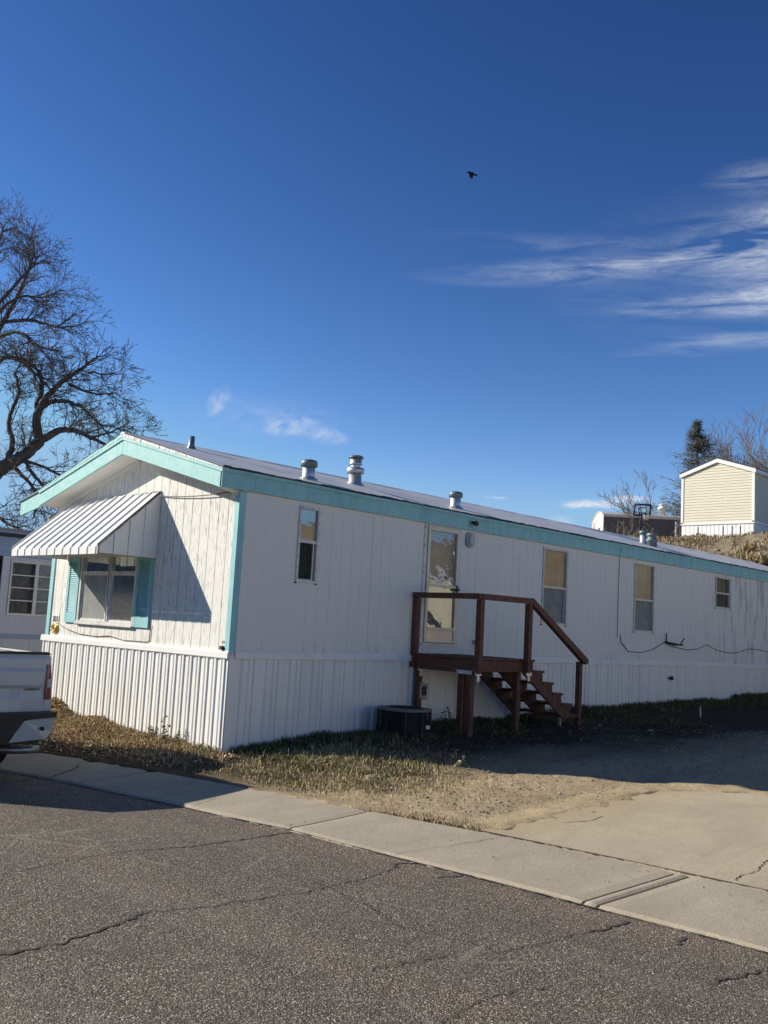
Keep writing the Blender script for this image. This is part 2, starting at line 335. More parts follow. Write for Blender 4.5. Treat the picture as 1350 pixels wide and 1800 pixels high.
# ------------------------------------------------------------------ mesh helpers
class MB:
    def __init__(s): s.v = []; s.f = []; s.m = []; s.sm = []; s.cur = 0; s.tone = None
    def quad(s, a, b, c, d_, sm=False):
        i = len(s.v); s.v += [tuple(a), tuple(b), tuple(c), tuple(d_)]; s.f.append((i, i+1, i+2, i+3)); s.m.append(s.cur); s.sm.append(sm)
    def poly(s, pts, sm=False):
        i = len(s.v); s.v += [tuple(p) for p in pts]; s.f.append(tuple(range(i, i+len(pts)))); s.m.append(s.cur); s.sm.append(sm)
    def hexa(s, p):
        """p: 8 corners, bottom loop then top loop"""
        i = len(s.v); s.v += [tuple(q) for q in p]
        for f in ((3, 2, 1, 0), (4, 5, 6, 7), (0, 1, 5, 4), (1, 2, 6, 5), (2, 3, 7, 6), (3, 0, 4, 7)):
            s.f.append(tuple(i+k for k in f)); s.m.append(s.cur); s.sm.append(False)
    def box(s, x0, x1, y0, y1, z0, z1):
        s.hexa([(x0, y0, z0), (x1, y0, z0), (x1, y1, z0), (x0, y1, z0), (x0, y0, z1), (x1, y0, z1), (x1, y1, z1), (x0, y1, z1)])
    def mbox(s, Mf, u0, u1, z0, z1, d0, d1):
        s.hexa([Mf(u0, z0, d0), Mf(u1, z0, d0), Mf(u1, z0, d1), Mf(u0, z0, d1), Mf(u0, z1, d0), Mf(u1, z1, d0), Mf(u1, z1, d1), Mf(u0, z1, d1)])
    def prism(s, poly, off):
        """polygon extruded by the vector off"""
        n = len(poly); i = len(s.v); s.v += [tuple(p) for p in poly] + [tuple(Vector(p)+Vector(off)) for p in poly]
        s.f.append(tuple(range(i, i+n))); s.f.append(tuple(range(i+2*n-1, i+n-1, -1))); s.m += [s.cur]*2; s.sm += [False]*2
        for k in range(n):
            k2 = (k+1) % n; s.f.append((i+k, i+n+k, i+n+k2, i+k2)); s.m.append(s.cur); s.sm.append(False)
    def tube(s, pts, rad, n=8, cap=True, sm=True):
        pts = [Vector(p) for p in pts]
        if isinstance(rad, (int, float)): rad = [rad]*len(pts)
        i0 = len(s.v); prev = None
        for k, p in enumerate(pts):
            t = (pts[min(k+1, len(pts)-1)]-pts[max(k-1, 0)])
            t = t.normalized() if t.length > 1e-9 else Vector((0, 0, 1))
            if prev is None:
                a = t.orthogonal().normalized()
            else:
                a = prev - t*prev.dot(t)
                a = a.normalized() if a.length > 1e-6 else t.orthogonal().normalized()
            prev = a; b = t.cross(a)
            for j in range(n):
                th = 2*math.pi*j/n; s.v.append(tuple(p+(a*math.cos(th)+b*math.sin(th))*rad[k]))
        for k in range(len(pts)-1):
            for j in range(n):
                j2 = (j+1) % n; s.f.append((i0+k*n+j, i0+k*n+j2, i0+(k+1)*n+j2, i0+(k+1)*n+j)); s.m.append(s.cur); s.sm.append(sm)
        if cap:
            s.f.append(tuple(range(i0+n-1, i0-1, -1))); s.f.append(tuple(range(i0+(len(pts)-1)*n, i0+len(pts)*n))); s.m += [s.cur]*2; s.sm += [False]*2
    def lathe(s, c, prof, n=20, axis=(0, 0, 1)):
        """prof: list of (radius, height) along axis"""
        A = Vector(axis).normalized(); a = A.orthogonal().normalized(); b = A.cross(a); c = Vector(c); i0 = len(s.v)
        for r_, h in prof:
            for j in range(n):
                th = 2*math.pi*j/n; s.v.append(tuple(c+A*h+(a*math.cos(th)+b*math.sin(th))*r_))
        for k in range(len(prof)-1):
            for j in range(n):
                j2 = (j+1) % n; s.f.append((i0+k*n+j, i0+k*n+j2, i0+(k+1)*n+j2, i0+(k+1)*n+j)); s.m.append(s.cur); s.sm.append(True)
        s.f.append(tuple(range(i0+n-1, i0-1, -1))); s.f.append(tuple(range(i0+(len(prof)-1)*n, i0+len(prof)*n))); s.m += [s.cur]*2; s.sm += [False]*2
    def build(s, name, mat, parent=None, org=(0, 0, 0), bevel=0, **props):
        me = bpy.data.meshes.new(name)
        V = np.array(s.v, dtype=float).reshape(-1, 3) - np.array(org)
        me.from_pydata(V.tolist(), [], s.f)
        for mm in (mat if isinstance(mat, (list, tuple)) else [mat]): me.materials.append(M[mm] if isinstance(mm, str) else mm)
        me.polygons.foreach_set('material_index', s.m); me.polygons.foreach_set('use_smooth', s.sm)
        if s.tone is not None:
            at = me.attributes.new('tone', 'FLOAT', 'POINT'); at.data.foreach_set('value', s.tone)
        me.update()
        o = bpy.data.objects.new(name, me); COL.objects.link(o)
        if parent is not None: o.parent = parent
        else: o.location = org
        if bevel:
            mod = o.modifiers.new('bevel', 'BEVEL'); mod.width = bevel; mod.segments = 2; mod.limit_method = 'ANGLE'
        for k, v in props.items(): o[k] = v
        return o
def thing(name, loc, label, cat, group=None):
    o = bpy.data.objects.new(name, None); COL.objects.link(o); o.location = loc; o.empty_display_size = .2
    o['label'] = label; o['category'] = cat
    if group: o['group'] = group
    return o
def tag(o, label, cat, group=None):
    o['label'] = label; o['category'] = cat
    if group: o['group'] = group
    return o
def npmesh(name, V, F, mat, tone=None, smooth=False, parent=None, **props):
    """fast mesh from arrays; F is (n,3) or (n,4)"""
    me = bpy.data.meshes.new(name); V = np.asarray(V, np.float32); F = np.asarray(F, np.int32); k = F.shape[1]
    me.vertices.add(len(V)); me.vertices.foreach_set('co', V.ravel())
    me.loops.add(F.size); me.loops.foreach_set('vertex_index', F.ravel())
    me.polygons.add(len(F)); me.polygons.foreach_set('loop_start', np.arange(0, F.size, k, dtype=np.int32))
    try: me.polygons.foreach_set('loop_total', np.full(len(F), k, np.int32))
    except Exception: pass
    if smooth: me.polygons.foreach_set('use_smooth', np.ones(len(F), bool))
    me.materials.append(M[mat])
    if tone is not None:
        at = me.attributes.new('tone', 'FLOAT', 'POINT'); at.data.foreach_set('value', np.asarray(tone, np.float32))
    me.update(calc_edges=True); me.validate()
    o = bpy.data.objects.new(name, me); COL.objects.link(o)
    if parent is not None: o.parent = parent
    for kk, v in props.items(): o[kk] = v
    return o
def vnoise(x, y, scale, seed=0):
    """smooth value noise on arrays, 0..1"""
    g = np.random.default_rng(seed).random((256, 256)); xs = np.asarray(x)*scale; ys = np.asarray(y)*scale
    xi = np.floor(xs).astype(int); yi = np.floor(ys).astype(int); fx = xs-xi; fy = ys-yi
    fx = fx*fx*(3-2*fx); fy = fy*fy*(3-2*fy)
    a = g[xi % 256, yi % 256]; b = g[(xi+1) % 256, yi % 256]; c = g[xi % 256, (yi+1) % 256]; d_ = g[(xi+1) % 256, (yi+1) % 256]
    return a*(1-fx)*(1-fy)+b*fx*(1-fy)+c*(1-fx)*fy+d_*fx*fy
def sstep(a, b, x):
    t = np.clip((np.asarray(x, float)-a)/(b-a), 0, 1); return t*t*(3-2*t)

# ------------------------------------------------------------------ terrain
def near_x(y): return np.interp(y, [-60, -7.5, -6, -4.67, -3.4, -2.4, -.9, .3, 1, 4, 45], [-1.5, -1.61, -1.65, -1.74, -1.79, -1.94, -2.12, -2.24, -2.37, -2.85, -9.0])
def far_x(y): return np.interp(y, [-60, -7, -6, -4.66, -3.5, -2, -.5, .7, 2.2, 4, 45], [-.45, -.53, -.58, -.70, -.88, -1.10, -1.2, -1.3, -1.62, -1.9, -8.0])
def near_z(y): return np.interp(y, [-60, -7, -2, 1, 4, 40], [-.06, -.06, -.09, -.17, -.24, -.6])
def far_z(y): return near_z(y)+.06
def gz(x, y):
    x = np.asarray(x, float); y = np.asarray(y, float)
    hw = np.interp(x, [-1.5, -.6, 0, 1, 2.3, 3.7, 6, 8.5, 12, 17, 22], [-.12, -.04, 0, .11, .19, .22, .28, .33, .38, .50, .62])
    hl = np.interp(x, [-1.5, -.6, 0, 1.2, 2.5, 3.5, 6, 12, 22], [-.09, -.02, 0, .03, .075, .16, .29, .42, .62])
    t = np.clip((-y-.6)/4.2, 0, 1); z = hw*(1-t)+hl*t
    z = z + np.where(x < 0, np.clip(-y, -8, 2)*.0*x, 0)
    drop = np.clip((far_z(y)+.06), -.6, .0)*np.clip(-x/1.2, 0, 1)*np.where(y > 0, 1, 0)
    z = z+drop
    z = z + 6.0*sstep(22.5, 32.5, x+.35*np.sin(y*.6))*(1-.25*sstep(14, 30, y))
    z = z + 4.3*sstep(-24, -60, y)
    z = z + 13*sstep(40, 78, -.5*x+.865*y)*sstep(0, -14, x)  # unseen hill, added as a dark backdrop for the front window's reflection
    return z
def lot_z(x, y):
    """fine surface of the bare lot"""
    z = gz(x, y) + .045*(vnoise(x, y, 1.1, 1)-.5) + .022*(vnoise(x, y, 4.5, 2)-.5) + .014*(vnoise(x, y, 14, 3)-.5)
    # two shallow wheel ruts and a little heap where the dirt meets the slab
    z = z - .03*np.exp(-((y+2.9)/.22)**2)*sstep(-.3, .6, x) - .03*np.exp(-((y+4.2)/.22)**2)*sstep(-.3, .6, x)
    return z
def grid_faces(nx, ny):
    i, j = np.meshgrid(np.arange(nx-1), np.arange(ny-1), indexing='ij'); a = (i*ny+j).ravel()
    return np.stack([a, a+ny, a+ny+1, a+1], 1)
# far ground (one sheet to the horizon)
gx = np.unique(np.concatenate([np.arange(-800, -60, 60), np.arange(-60, 20, 2.5), np.arange(20, 37, .25), np.arange(37, 90, 3), np.arange(90, 1200, 90)]))
gy = np.unique(np.concatenate([np.arange(-1000, -60, 60), np.arange(-60, -4, 2.5), np.arange(-4, 26, .25), np.arange(26, 90, 3), np.arange(90, 1200, 90)]))
GX, GY = np.meshgrid(gx, gy, indexing='ij')
GZ = gz(GX, GY) - .16
inlot = (GX > -14) & (GX < 21.5) & (GY > -14) & (GY < 8); GZ = GZ - .35*inlot
hillm = sstep(21, 25, GX)
GZ = GZ + hillm*(.5*(vnoise(GX, GY, .22, 11)-.5)+.30*(vnoise(GX, GY, .8, 12)-.5)+.16*(vnoise(GX, GY, 2.2, 13)-.5))
npmesh('ground', np.stack([GX.ravel(), GY.ravel(), GZ.ravel()], 1), grid_faces(len(gx), len(gy)), 'hill', smooth=True, kind='structure')
# bare lot beside the home
lx = np.arange(-3.2, 22.5, .07); ly = np.arange(-14, 7, .07)
LX, LY = np.meshgrid(lx, ly, indexing='ij'); LZ = lot_z(LX, LY)
edge = far_x(LY) + .30*(vnoise(LX, LY, 1.3, 21)-.5) + .10*(vnoise(LX, LY, 7, 22)-.5)
conc = far_z(LY)
under = sstep(.05, -.12, LX-edge)
blend = sstep(.55, .0, LX-far_x(LY))
LZ = LZ*(1-blend)+(conc+.022+.02*(vnoise(LX, LY, 6, 23)-.5))*blend
DRV_Y = -4.66
def drv_y(x): return DRV_Y - 1.28*sstep(2.3, 3.5, x)
DYG = drv_y(LX)
dedge = DYG - .10 + .30*(vnoise(LX, LY, 1.0, 31)-.5)+.22*(vnoise(LX, LY, 5, 32)-.5)
inside = sstep(.03, -.10, LY-dedge)*sstep(-.5, -.2, LX-far_x(LY))
LZ = LZ*(1-sstep(.5, 0, np.abs(LY-DYG)))+(gz(LX, LY)+.016+.030*(vnoise(LX, LY, 7, 33)-.5))*sstep(.5, 0, np.abs(LY-DYG))
LZ = LZ - .13*inside
LZ = np.where(under > 0, np.minimum(LZ, conc+.03), LZ) - .20*under
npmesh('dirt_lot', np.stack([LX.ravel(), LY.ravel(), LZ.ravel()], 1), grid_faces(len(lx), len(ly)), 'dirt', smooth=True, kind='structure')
# road
ry = np.unique(np.concatenate([np.arange(-60, -12, 3), np.arange(-12, 6, .25), np.arange(6, 45, 3)])); rt = np.concatenate([np.linspace(0, 1, 12)**1.0*.35, np.linspace(.4, 1, 14)])
RV = []
for y in ry:
    xr = near_x(y)+.02
    for t in rt:
        x = xr - t*13.0
        zc = near_z(y)-.012+.11*min(1, (t*13)/3.5)-.10*max(0, (t*13-5)/8)
        RV.append((x, y, zc + .012*(vnoise(x, y, .8, 41)-.5)))
npmesh('road', RV, grid_faces(len(ry), len(rt)), 'asphalt', smooth=True, kind='structure')
def road_z(x, y): return float(near_z(y)-.012+.11*min(1, max(0, near_x(y)-x)/3.5)+.012*(vnoise(x, y, .8, 41)-.5))
# gutter: real slabs with open joints, a rolled lip on the street side
gut = bpy.data.objects.new('gutter', None); COL.objects.link(gut); gut['kind'] = 'structure'
def slab(y0, y1, sk0=0., sk1=0.):
    """sk: how far the joint leans along y from street edge to lot edge"""
    x_s = 1.7; b = MB(); ts = [0, .04, .1, .25, .45, .65, .85, .97, 1.0]; n = max(3, int((y1-y0)/(.08 if y0 > -16 and y1 < 7 else .4))); rows = []
    for i in range(n+1):
        row = []
        for t in ts:
            sk = sk0*(1-i/n)+sk1*(i/n); y = y0+(y1-y0)*i/n + sk*t
            xn, xf = float(near_x(y)), float(far_x(y)); x = xn+(xf-xn)*t+(.05*float(vnoise(x_s, y, 2.2, 55)-.5)+.03*float(vnoise(x_s, y, 9, 56)-.5))*(t < .02 or 0)
            z = float(near_z(y))+.06*t**1.2+.012 - (.02 if t in (0,) else 0) + .006*float(vnoise(x, y, 3, 51)-.5)
            if i in (0, n): z -= .008
            row.append((x, y, z))
        rows.append(row)
    for i in range(n):
        for k in range(len(ts)-1): b.quad(rows[i][k], rows[i][k+1], rows[i+1][k+1], rows[i+1][k], True)
    for i in (0, n):
        for k in range(len(ts)-1):
            p, q = rows[i][k], rows[i][k+1]; b.quad(p, q, (q[0], q[1], q[2]-.1), (p[0], p[1], p[2]-.1))
    for i in range(n):
        for k in (0, len(ts)-1):
            p, q = rows[i][k], rows[i+1][k]; b.quad(p, q, (q[0], q[1], q[2]-.1), (p[0], p[1], p[2]-.1))
    b.build('slab', 'concrete', gut)
cuts = [-60, -40, -24, -15, -9.4, -6.36, -6.25, -3.41, -.35, 2.6, 5.6, 9, 14, 22, 32, 45]
for a, b_ in zip(cuts[:-1], cuts[1:]):
    slab(a+.012, b_-.012, -.13 if abs(a+6.3) < .1 else (-.06 if abs(a+3.41) < .1 else 0), -.13 if abs(b_+6.3) < .1 else (-.06 if abs(b_+3.41) < .1 else 0))
jb = MB()   # dark packed dirt at the bottom of the joints
for y, sk in ((-6.36, -.13), (-6.25, -.13), (-3.41, -.06), (-.35, 0), (2.6, 0), (-9.4, 0)):
    for k in range(8):
        t0, t1 = k/8, (k+1)/8; P = []
        for t, o_ in ((t0, -.02), (t1, -.02), (t1, .02), (t0, .02)):
            yy = y+sk*t+o_; xn, xf = float(near_x(yy)), float(far_x(yy)); P.append((xn+(xf-xn)*t, yy, float(near_z(yy))+.06*t**1.2-.012))
        jb.quad(*P)
jb.build('joint_filler', 'joint_dirt', gut, kind='stuff')
# driveway slabs
drv = bpy.data.objects.new('driveway', None); COL.objects.link(drv); drv['kind'] = 'structure'
def dz(x, y): return float(gz(x, y))+.018 if x > .3 else float(gz(x, y)*max(0, min(1, (x+.5)/.8))+(far_z(y)+.02)*(1-max(0, min(1, (x+.5)/.8))))+.018*max(0, min(1, (x+.5)/.8))
def drive_slab(x0, x1, y0, y1):
    nx, ny = max(2, int((x1-x0)/.3)), max(2, int((y1-y0)/.3)); b = MB(); P = {}
    for i in range(nx+1):
        for j in range(ny+1):
            xn_ = x0+(x1-x0)*i/nx if x0 > -9 else -.6+(x1+.6)*i/nx
            y = y0+(float(drv_y(xn_))-y0)*j/ny
            xs_ = float(far_x(y))+.013 if x0 < -9 else x0
            x = xs_+(x1-xs_)*i/nx
            P[i, j] = (x, y, dz(x, y)+.006*float(vnoise(x, y, 2, 61)-.5))
    for i in range(nx):
        for j in range(ny): b.quad(P[i, j], P[i+1, j], P[i+1, j+1], P[i, j+1], True)
    for i in range(nx):
        for j in (0, ny): p, q = P[i, j], P[i+1, j]; b.quad(p, q, (q[0], q[1], q[2]-.12), (p[0], p[1], p[2]-.12))
    for j in range(ny):
        for i in (0, nx): p, q = P[i, j], P[i, j+1]; b.quad(p, q, (q[0], q[1], q[2]-.12), (p[0], p[1], p[2]-.12))
    b.build('slab', 'concrete2', drv)
for x0, x1 in ((-10, 5.6), (5.62, 9.0), (9.02, 13.5), (13.52, 21)):
    drive_slab(x0, x1, -10.0, DRV_Y)
# crumbled mortar joint between gutter and drive
cj = MB()
ys = np.arange(-10, -4.5, .03)
for k in range(len(ys)-1):
    w0 = .004+.008*random.random()
    P = []
    for y, o_ in ((ys[k], -w0), (ys[k], w0+.004), (ys[k+1], w0+.004), (ys[k+1], -w0)):
        x = float(far_x(y))+.012+o_; P.append((x, y, float(far_z(y))+.024))
    cj.quad(*P)
cj.build('joint_filler', 'joint_dirt', drv, kind='stuff')
# cracks
def crack(b, pts, zf, w=.012, jag=.03, seed=1):
    rg = random.Random(seed); P = [Vector((p[0], p[1], 0)) for p in pts]; Q = []
    for a, c in zip(P[:-1], P[1:]):
        n = max(2, int((c-a).length/.035)); t = (c-a).normalized(); nn = Vector((-t.y, t.x, 0))
        for k in range(n): Q.append((a+(c-a)*k/n + nn*rg.uniform(-jag, jag)*.5, nn))
    Q.append((P[-1], nn)); prev = None
    for p, nn in Q:
        ww = w*rg.uniform(.35, 1.3)*.5
        L_, R_ = p+nn*ww, p-nn*ww
        L_ = (L_.x, L_.y, zf(L_.x, L_.y)); R_ = (R_.x, R_.y, zf(R_.x, R_.y))
        if prev: b.quad(prev[0], prev[1], R_, L_)
        prev = (L_, R_)
rb = MB(); rz = lambda x, y: road_z(x, y)+.005
crack(rb, [(-5.6, -5.21), (-5.16, -5.21), (-4.99, -5.22), (-4.86, -5.21), (-4.51, -5.09), (-4.18, -4.96)], rz, .022, .04, 1)
crack(rb, [(-4.18, -4.96), (-3.82, -5.05), (-3.32, -5.05), (-3.1, -5.08), (-2.46, -5.01), (-1.98, -4.89)], rz, .012, .04, 2)
crack(rb, [(-5.2, -3.9), (-4.51, -3.76), (-4.26, -3.71), (-3.75, -3.55), (-3.33, -3.54)], rz, .009, .04, 3)
crack(rb, [(-3.33, -3.54), (-2.91, -3.59), (-2.38, -3.55), (-1.83, -3.5)], rz, .020, .03, 4)
crack(rb, [(-1.72, -6.65), (-2.05, -6.66), (-2.19, -6.64)], rz, .035, .04, 5)
crack(rb, [(-2.19, -6.64), (-2.58, -6.62), (-2.96, -6.58)], rz, .008, .03, 6)
crack(rb, [(-3.16, -5.76), (-3.06, -5.99), (-3.01, -6.25), (-2.96, -6.54)], rz, .009, .05, 7)
crack(rb, [(-3.79, -6.39), (-3.53, -6.42), (-3.29, -6.45)], rz, .012, .04, 8)
crack(rb, [(-1.75, -7.65), (-2.1, -7.6), (-2.4, -7.55)], rz, .020, .05, 9)
crack(rb, [(-1.75, -7.05), (-1.95, -7.1)], rz, .03, .05, 10)
crack(rb, [(-1.72, -4.85), (-1.9, -4.8), (-2.0, -4.86)], rz, .028, .04, 12)
crack(rb, [(-1.72, -5.3), (-1.95, -5.25)], rz, .025, .04, 13)
crack(rb, [(-2.88, -4.45), (-2.82, -4.93), (-2.94, -5.49), (-3.12, -6.04)], rz, .007, .05, 14)
crack(rb, [(-4.6, -7.0), (-4.1, -7.1), (-3.7, -6.98), (-3.2, -7.06)], rz, .007, .05, 15)
crack(rb, [(-2.15, .4), (-2.5, .1), (-2.9, -.1), (-3.4, .1)], rz, .02, .05, 16)
for k in range(60):      # dirt filling the seam between asphalt and gutter
    y = -9+k*.2; crack(rb, [(float(near_x(y))-.005, y), (float(near_x(y+.2))-.005, y+.2)], lambda x, y: road_z(x, y)+.010, .022, .012, 100+k)
road_cracks = rb.build('crack', 'crack', bpy.data.objects['road'], kind='stuff')
db = MB(); crack(db, [(-.42, -6.78), (-.25, -6.74), (0, -6.76), (.36, -6.68), (.8, -6.72), (1.6, -6.6), (3, -6.75)], lambda x, y: dz(x, y)+.006*float(vnoise(x, y, 2, 61)-.5)+.004, .010, .018, 17)
crack(db, [(.2, -4.9), (.5, -5.0), (.75, -4.98)], lambda x, y: dz(x, y)+.006*float(vnoise(x, y, 2, 61)-.5)+.004, .010, .018, 18)
db.build('crack', 'crack', drv, kind='stuff')
gb = MB(); gsz = lambda x, y: float(near_z(y))+.06*max(0, (x-float(near_x(y)))/1.05)**1.2+.018
crack(gb, [(-1.6, .62), (-1.75, .4), (-2.0, .25), (-2.2, .1)], gsz, .03, .06, 19)
for q, (ya, yb) in enumerate(((-4.6, -4.9), (-2.2, -1.9), (-7.7, -7.4), (1.6, 1.9))):
    pts_ = [(float(near_x(ya+(yb-ya)*t))+(float(far_x(ya))-float(near_x(ya)))*t, ya+(yb-ya)*t) for t in np.linspace(.02, .98, 6)]
    crack(gb, pts_, lambda x, y: gsz(x, y)-.001, .005, .03, 30+q)
gb.build('crack', 'crack', gut, kind='stuff')

# ------------------------------------------------------------------ the mobile home
HL, HW = 21.3, 4.88                          # length along +X, width along +Y
home = thing('mobile_home', (0, 0, 0), 'long white mobile home with aqua trim, front awning and number 203', 'mobile home')
ML = lambda u, z, dd: (u, -dd, z)            # long wall facing -Y
ME = lambda u, z, dd: (-dd, u, z)            # end wall facing -X
Z_B, Z_F = 1.285, 3.345
def rake(y): return 3.985 - .262*abs(y-2.44)            # underside of the gable fascia
def rooftop(y): return 4.285 - .279*abs(y-2.44)
WIN = dict(w1=(1.015, 1.393, 2.234, 3.279, 2.80), w2=(6.816, 7.614, 1.893, 3.279, 2.57), w3=(10.07, 10.886, 1.869, 3.279, 2.53), w4=(13.77, 14.566, 2.535, 3.279, 2.90))
DOOR = (3.621, 4.472, 1.464, 3.350)
FRONT = (2.29, 3.92, 1.50, 2.56)
def siding(Mf, u0, u1, zb, top, holes, mat, groove=.203, gd=.007, gw=.012, first=True):
    """one plywood panel: planks standing proud, grooves cut back"""
    cut = {round(u0, 4): 0, round(u1, 4): 0}; gr = []
    k = 0; faint = Mf is ML
    while u0 + k*groove < u1-1e-3:
        a = u0+k*groove; gr.append((a, a+(gw*(random.uniform(.4, 1.1) if faint else 1) if k else gw*.8))); k += 1
    gdep = {g[0]: -gd*(random.uniform(.15, 1.0) if faint and q else 1) for q, g in enumerate(gr)}
    edges = sorted(set([u0, u1] + [e for g in gr for e in g] + [min(max(h[i], u0), u1) for h in holes for i in (0, 1)] + ([2.44] if u0 < 2.44 < u1 and Mf is ME else [])))
    b = MB(); prevd = None
    for a, c in zip(edges[:-1], edges[1:]):
        if c-a < 1e-5: continue
        mid = (a+c)/2; dep = min([gdep[g[0]] for g in gr if g[0] <= mid <= g[1]], default=0.0)
        segs = [[zb, None]]
        for h in holes:
            if h[0] < mid < h[1]: segs = [[zb, h[2]], [h[3], None]]
        for z0, z1 in segs:
            t0, t1 = (top(a), top(c)) if z1 is None else (z1, z1)
            if min(t0, t1) - z0 < 1e-3: continue
            b.cur = 1 if (dep < 0 and mid-u0 < .02) else 0
            b.quad(Mf(a, z0, dep), Mf(c, z0, dep), Mf(c, t1, dep), Mf(a, t0, dep)); b.cur = 0
            if prevd is not None and prevd != dep: b.quad(Mf(a, z0, prevd), Mf(a, z0, dep), Mf(a, t0, dep), Mf(a, t0, prevd))
        prevd = dep
    return b.build('siding_panel', [mat, 'seam'], home)
holesL = [(w[0]+.012, w[1]-.012, w[2]+.012, w[3]-.012) for w in WIN.values()] + [(DOOR[0]+.012, DOOR[1]-.012, DOOR[2]+.012, DOOR[3]-.012)]
us = np.append(np.arange(.02, HL, 1.22), HL)
for a, b_ in zip(us[:-1], us[1:]):
    siding(ML, a, b_, 1.2, lambda u: 3.42, [h for h in holesL if h[1] > a and h[0] < b_], 'siding_long', gd=.0035, gw=.007)
hE = [(FRONT[0]+.012, FRONT[1]-.012, FRONT[2]+.012, FRONT[3]-.012)]
us = [.02, 1.24, 2.46, 3.68, 4.86]
for a, b_ in zip(us[:-1], us[1:]):
    if a > FRONT[0] and b_ < FRONT[1]:
        siding(ME, a, b_, 1.2, lambda u: FRONT[2]+.012, [], 'siding_end'); siding(ME, a, b_, FRONT[3]-.012, lambda u: rake(u)+.03, [], 'siding_end')
    else: siding(ME, a, b_, 1.2, lambda u: rake(u)+.03, [h for h in hE if h[1] > a and h[0] < b_], 'siding_end')
# hidden back walls
b = MB(); b.box(.03, HL, HW-.03, HW, 0, 3.5); b.build('back_wall', 'siding_long', home)
b = MB(); b.prism([(HL-.03, 0, 0), (HL-.03, HW, 0), (HL-.03, HW, rake(HW)), (HL-.03, 2.44, rake(2.44)), (HL-.03, 0, rake(0))], (.03, 0, 0)); b.build('back_wall', 'siding_long', home)
b = MB(); b.box(.15, HL-.1, .15, HW-.1, 1.15, 1.2); b.build('floor_deck', 'seam', home)
# corner trims
b = MB(); b.prism([(-.018, -.018, Z_B-.01), (.09, -.018, Z_B-.01), (.09, -.002, Z_B-.01), (-.002, -.002, Z_B-.01), (-.002, .072, Z_B-.01), (-.018, .072, Z_B-.01)], (0, 0, 3.335-Z_B)); b.build('corner_trim', 'teal', home)
b = MB(); b.prism([(-.018, HW+.018, Z_B-.01), (-.018, HW-.09, Z_B-.01), (-.002, HW-.09, Z_B-.01), (-.002, HW+.018, Z_B-.01)], (0, 0, 3.335-Z_B)); b.build('corner_trim', 'teal', home)
# belt rail over the skirting
def belt(Mf, u0, u1, zs):
    b = MB(); prof = [(0, -.095), (.032, -.095), (.036, -.088), (.036, -.022), (.028, -.018), (.028, 0), (0, .004)]
    n = max(1, int((u1-u0)/.61)); P = []
    for i in range(n+1):
        u = u0+(u1-u0)*i/n; P.append([Mf(u, zs(u)+dz_, d_) for d_, dz_ in prof])
    for i in range(n):
        for k in range(len(prof)-1): b.quad(P[i][k], P[i+1][k], P[i+1][k+1], P[i][k+1])
    b.poly(P[0]); b.poly(P[-1][::-1])
    b.build('belt_rail', 'trim', home)
beltz = lambda u: Z_B + float(np.interp(u, [0, 3.4, 7, 13, 17, 22], [0, .012, .015, -.005, -.02, -.03]))
for a in np.arange(.085, 9.3, 3.05): belt(ML, a, min(a+3.045, 9.42), beltz)
for a in np.arange(9.43, HL, 3.05): belt(ML, a, min(a+3.045, HL), beltz)
for a, c in ((-.02, 2.60), (2.605, 5.0)): belt(ME, a, c, lambda u: Z_B-.012*u/4.88)
# skirting
def skirt(Mf, u0, u1, prof, ztop, zbot, mat, lean=.03):
    b = MB(); P = []
    for du, dd in prof:
        u = u0+du
        if u > u1: u = u1
        zb = zbot(u)
        P.append((Mf(u, ztop(u), dd+.004), Mf(u, zb, dd+lean*0), u))
    for p, q in zip(P[:-1], P[1:]):
        if q[2]-p[2] < 1e-6 and p[0] == q[0]: continue
        b.quad(p[1], q[1], q[0], p[0])
    return b.build('skirt_panel', mat, home)
pe = [(0, 0)]; u = 0
for k in range(3):     # end wall: narrow box ribs, uneven widths
    pe += [(u+.052, 0), (u+.055, .017), (u+.090, .017), (u+.093, 0), (u+.128, 0), (u+.131, .011), (u+.158, .011), (u+.161, -.004), (u+.180, 0)]; u += .18
for k in range(28):
    a = k*.18*1.0
    if a > 4.95: break
    skirt(ME, -.005+a, min(-.005+a+.18, 4.95), [p for p in pe if p[0] <= .1801], lambda u: Z_B-.06-.012*u/4.88, lambda u: float(gz(-.02, u))-.06, 'skirt')
pl_ = [(0, .0), (.005, -.018), (.016, -.018), (.022, 0), (.120, .004), (.140, -.018), (.215, -.018), (.235, .004), (.320, .002), (.335, .018), (.396, .018), (.406, 0)]
for k in range(53):
    a = k*.406
    skirt(ML, -.004+a, min(-.004+a+.406, HL), pl_, lambda u: beltz(u)-.06, lambda u: float(gz(u, -.02))-.06, 'skirt_long')
# long fascia in boards, with drip lip
for a, c in ((-.012, .20), (.204, 3.30), (3.304, 6.35), (6.354, 9.43), (9.434, 12.9), (12.904, 15.9), (15.904, 18.9), (18.904, HL+.1)):
    b = MB(); b.box(max(a, -.335) if a > 0 else -.335, c, -.042, -.004, Z_F+.004*math.sin(a*3), 3.555); b.build('fascia_board', 'teal', home)
for a in np.arange(-.345, HL, 3.55):
    c = min(a+3.548, HL+.1); b = MB()
    for k in range(7):
        x0, x1 = a+(c-a)*k/7, a+(c-a)*(k+1)/7; s0, s1 = .006*math.sin(x0*2.1), .006*math.sin(x1*2.1)
        b.hexa([(x0, -.062, 3.545+s0), (x1, -.062, 3.545+s1), (x1, -.0, 3.557), (x0, -.0, 3.557), (x0, -.058, 3.592+s0), (x1, -.058, 3.592+s1), (x1, .0, 3.604), (x0, .0, 3.604)])
    b.build('drip_edge', 'teal', home)
b = MB()
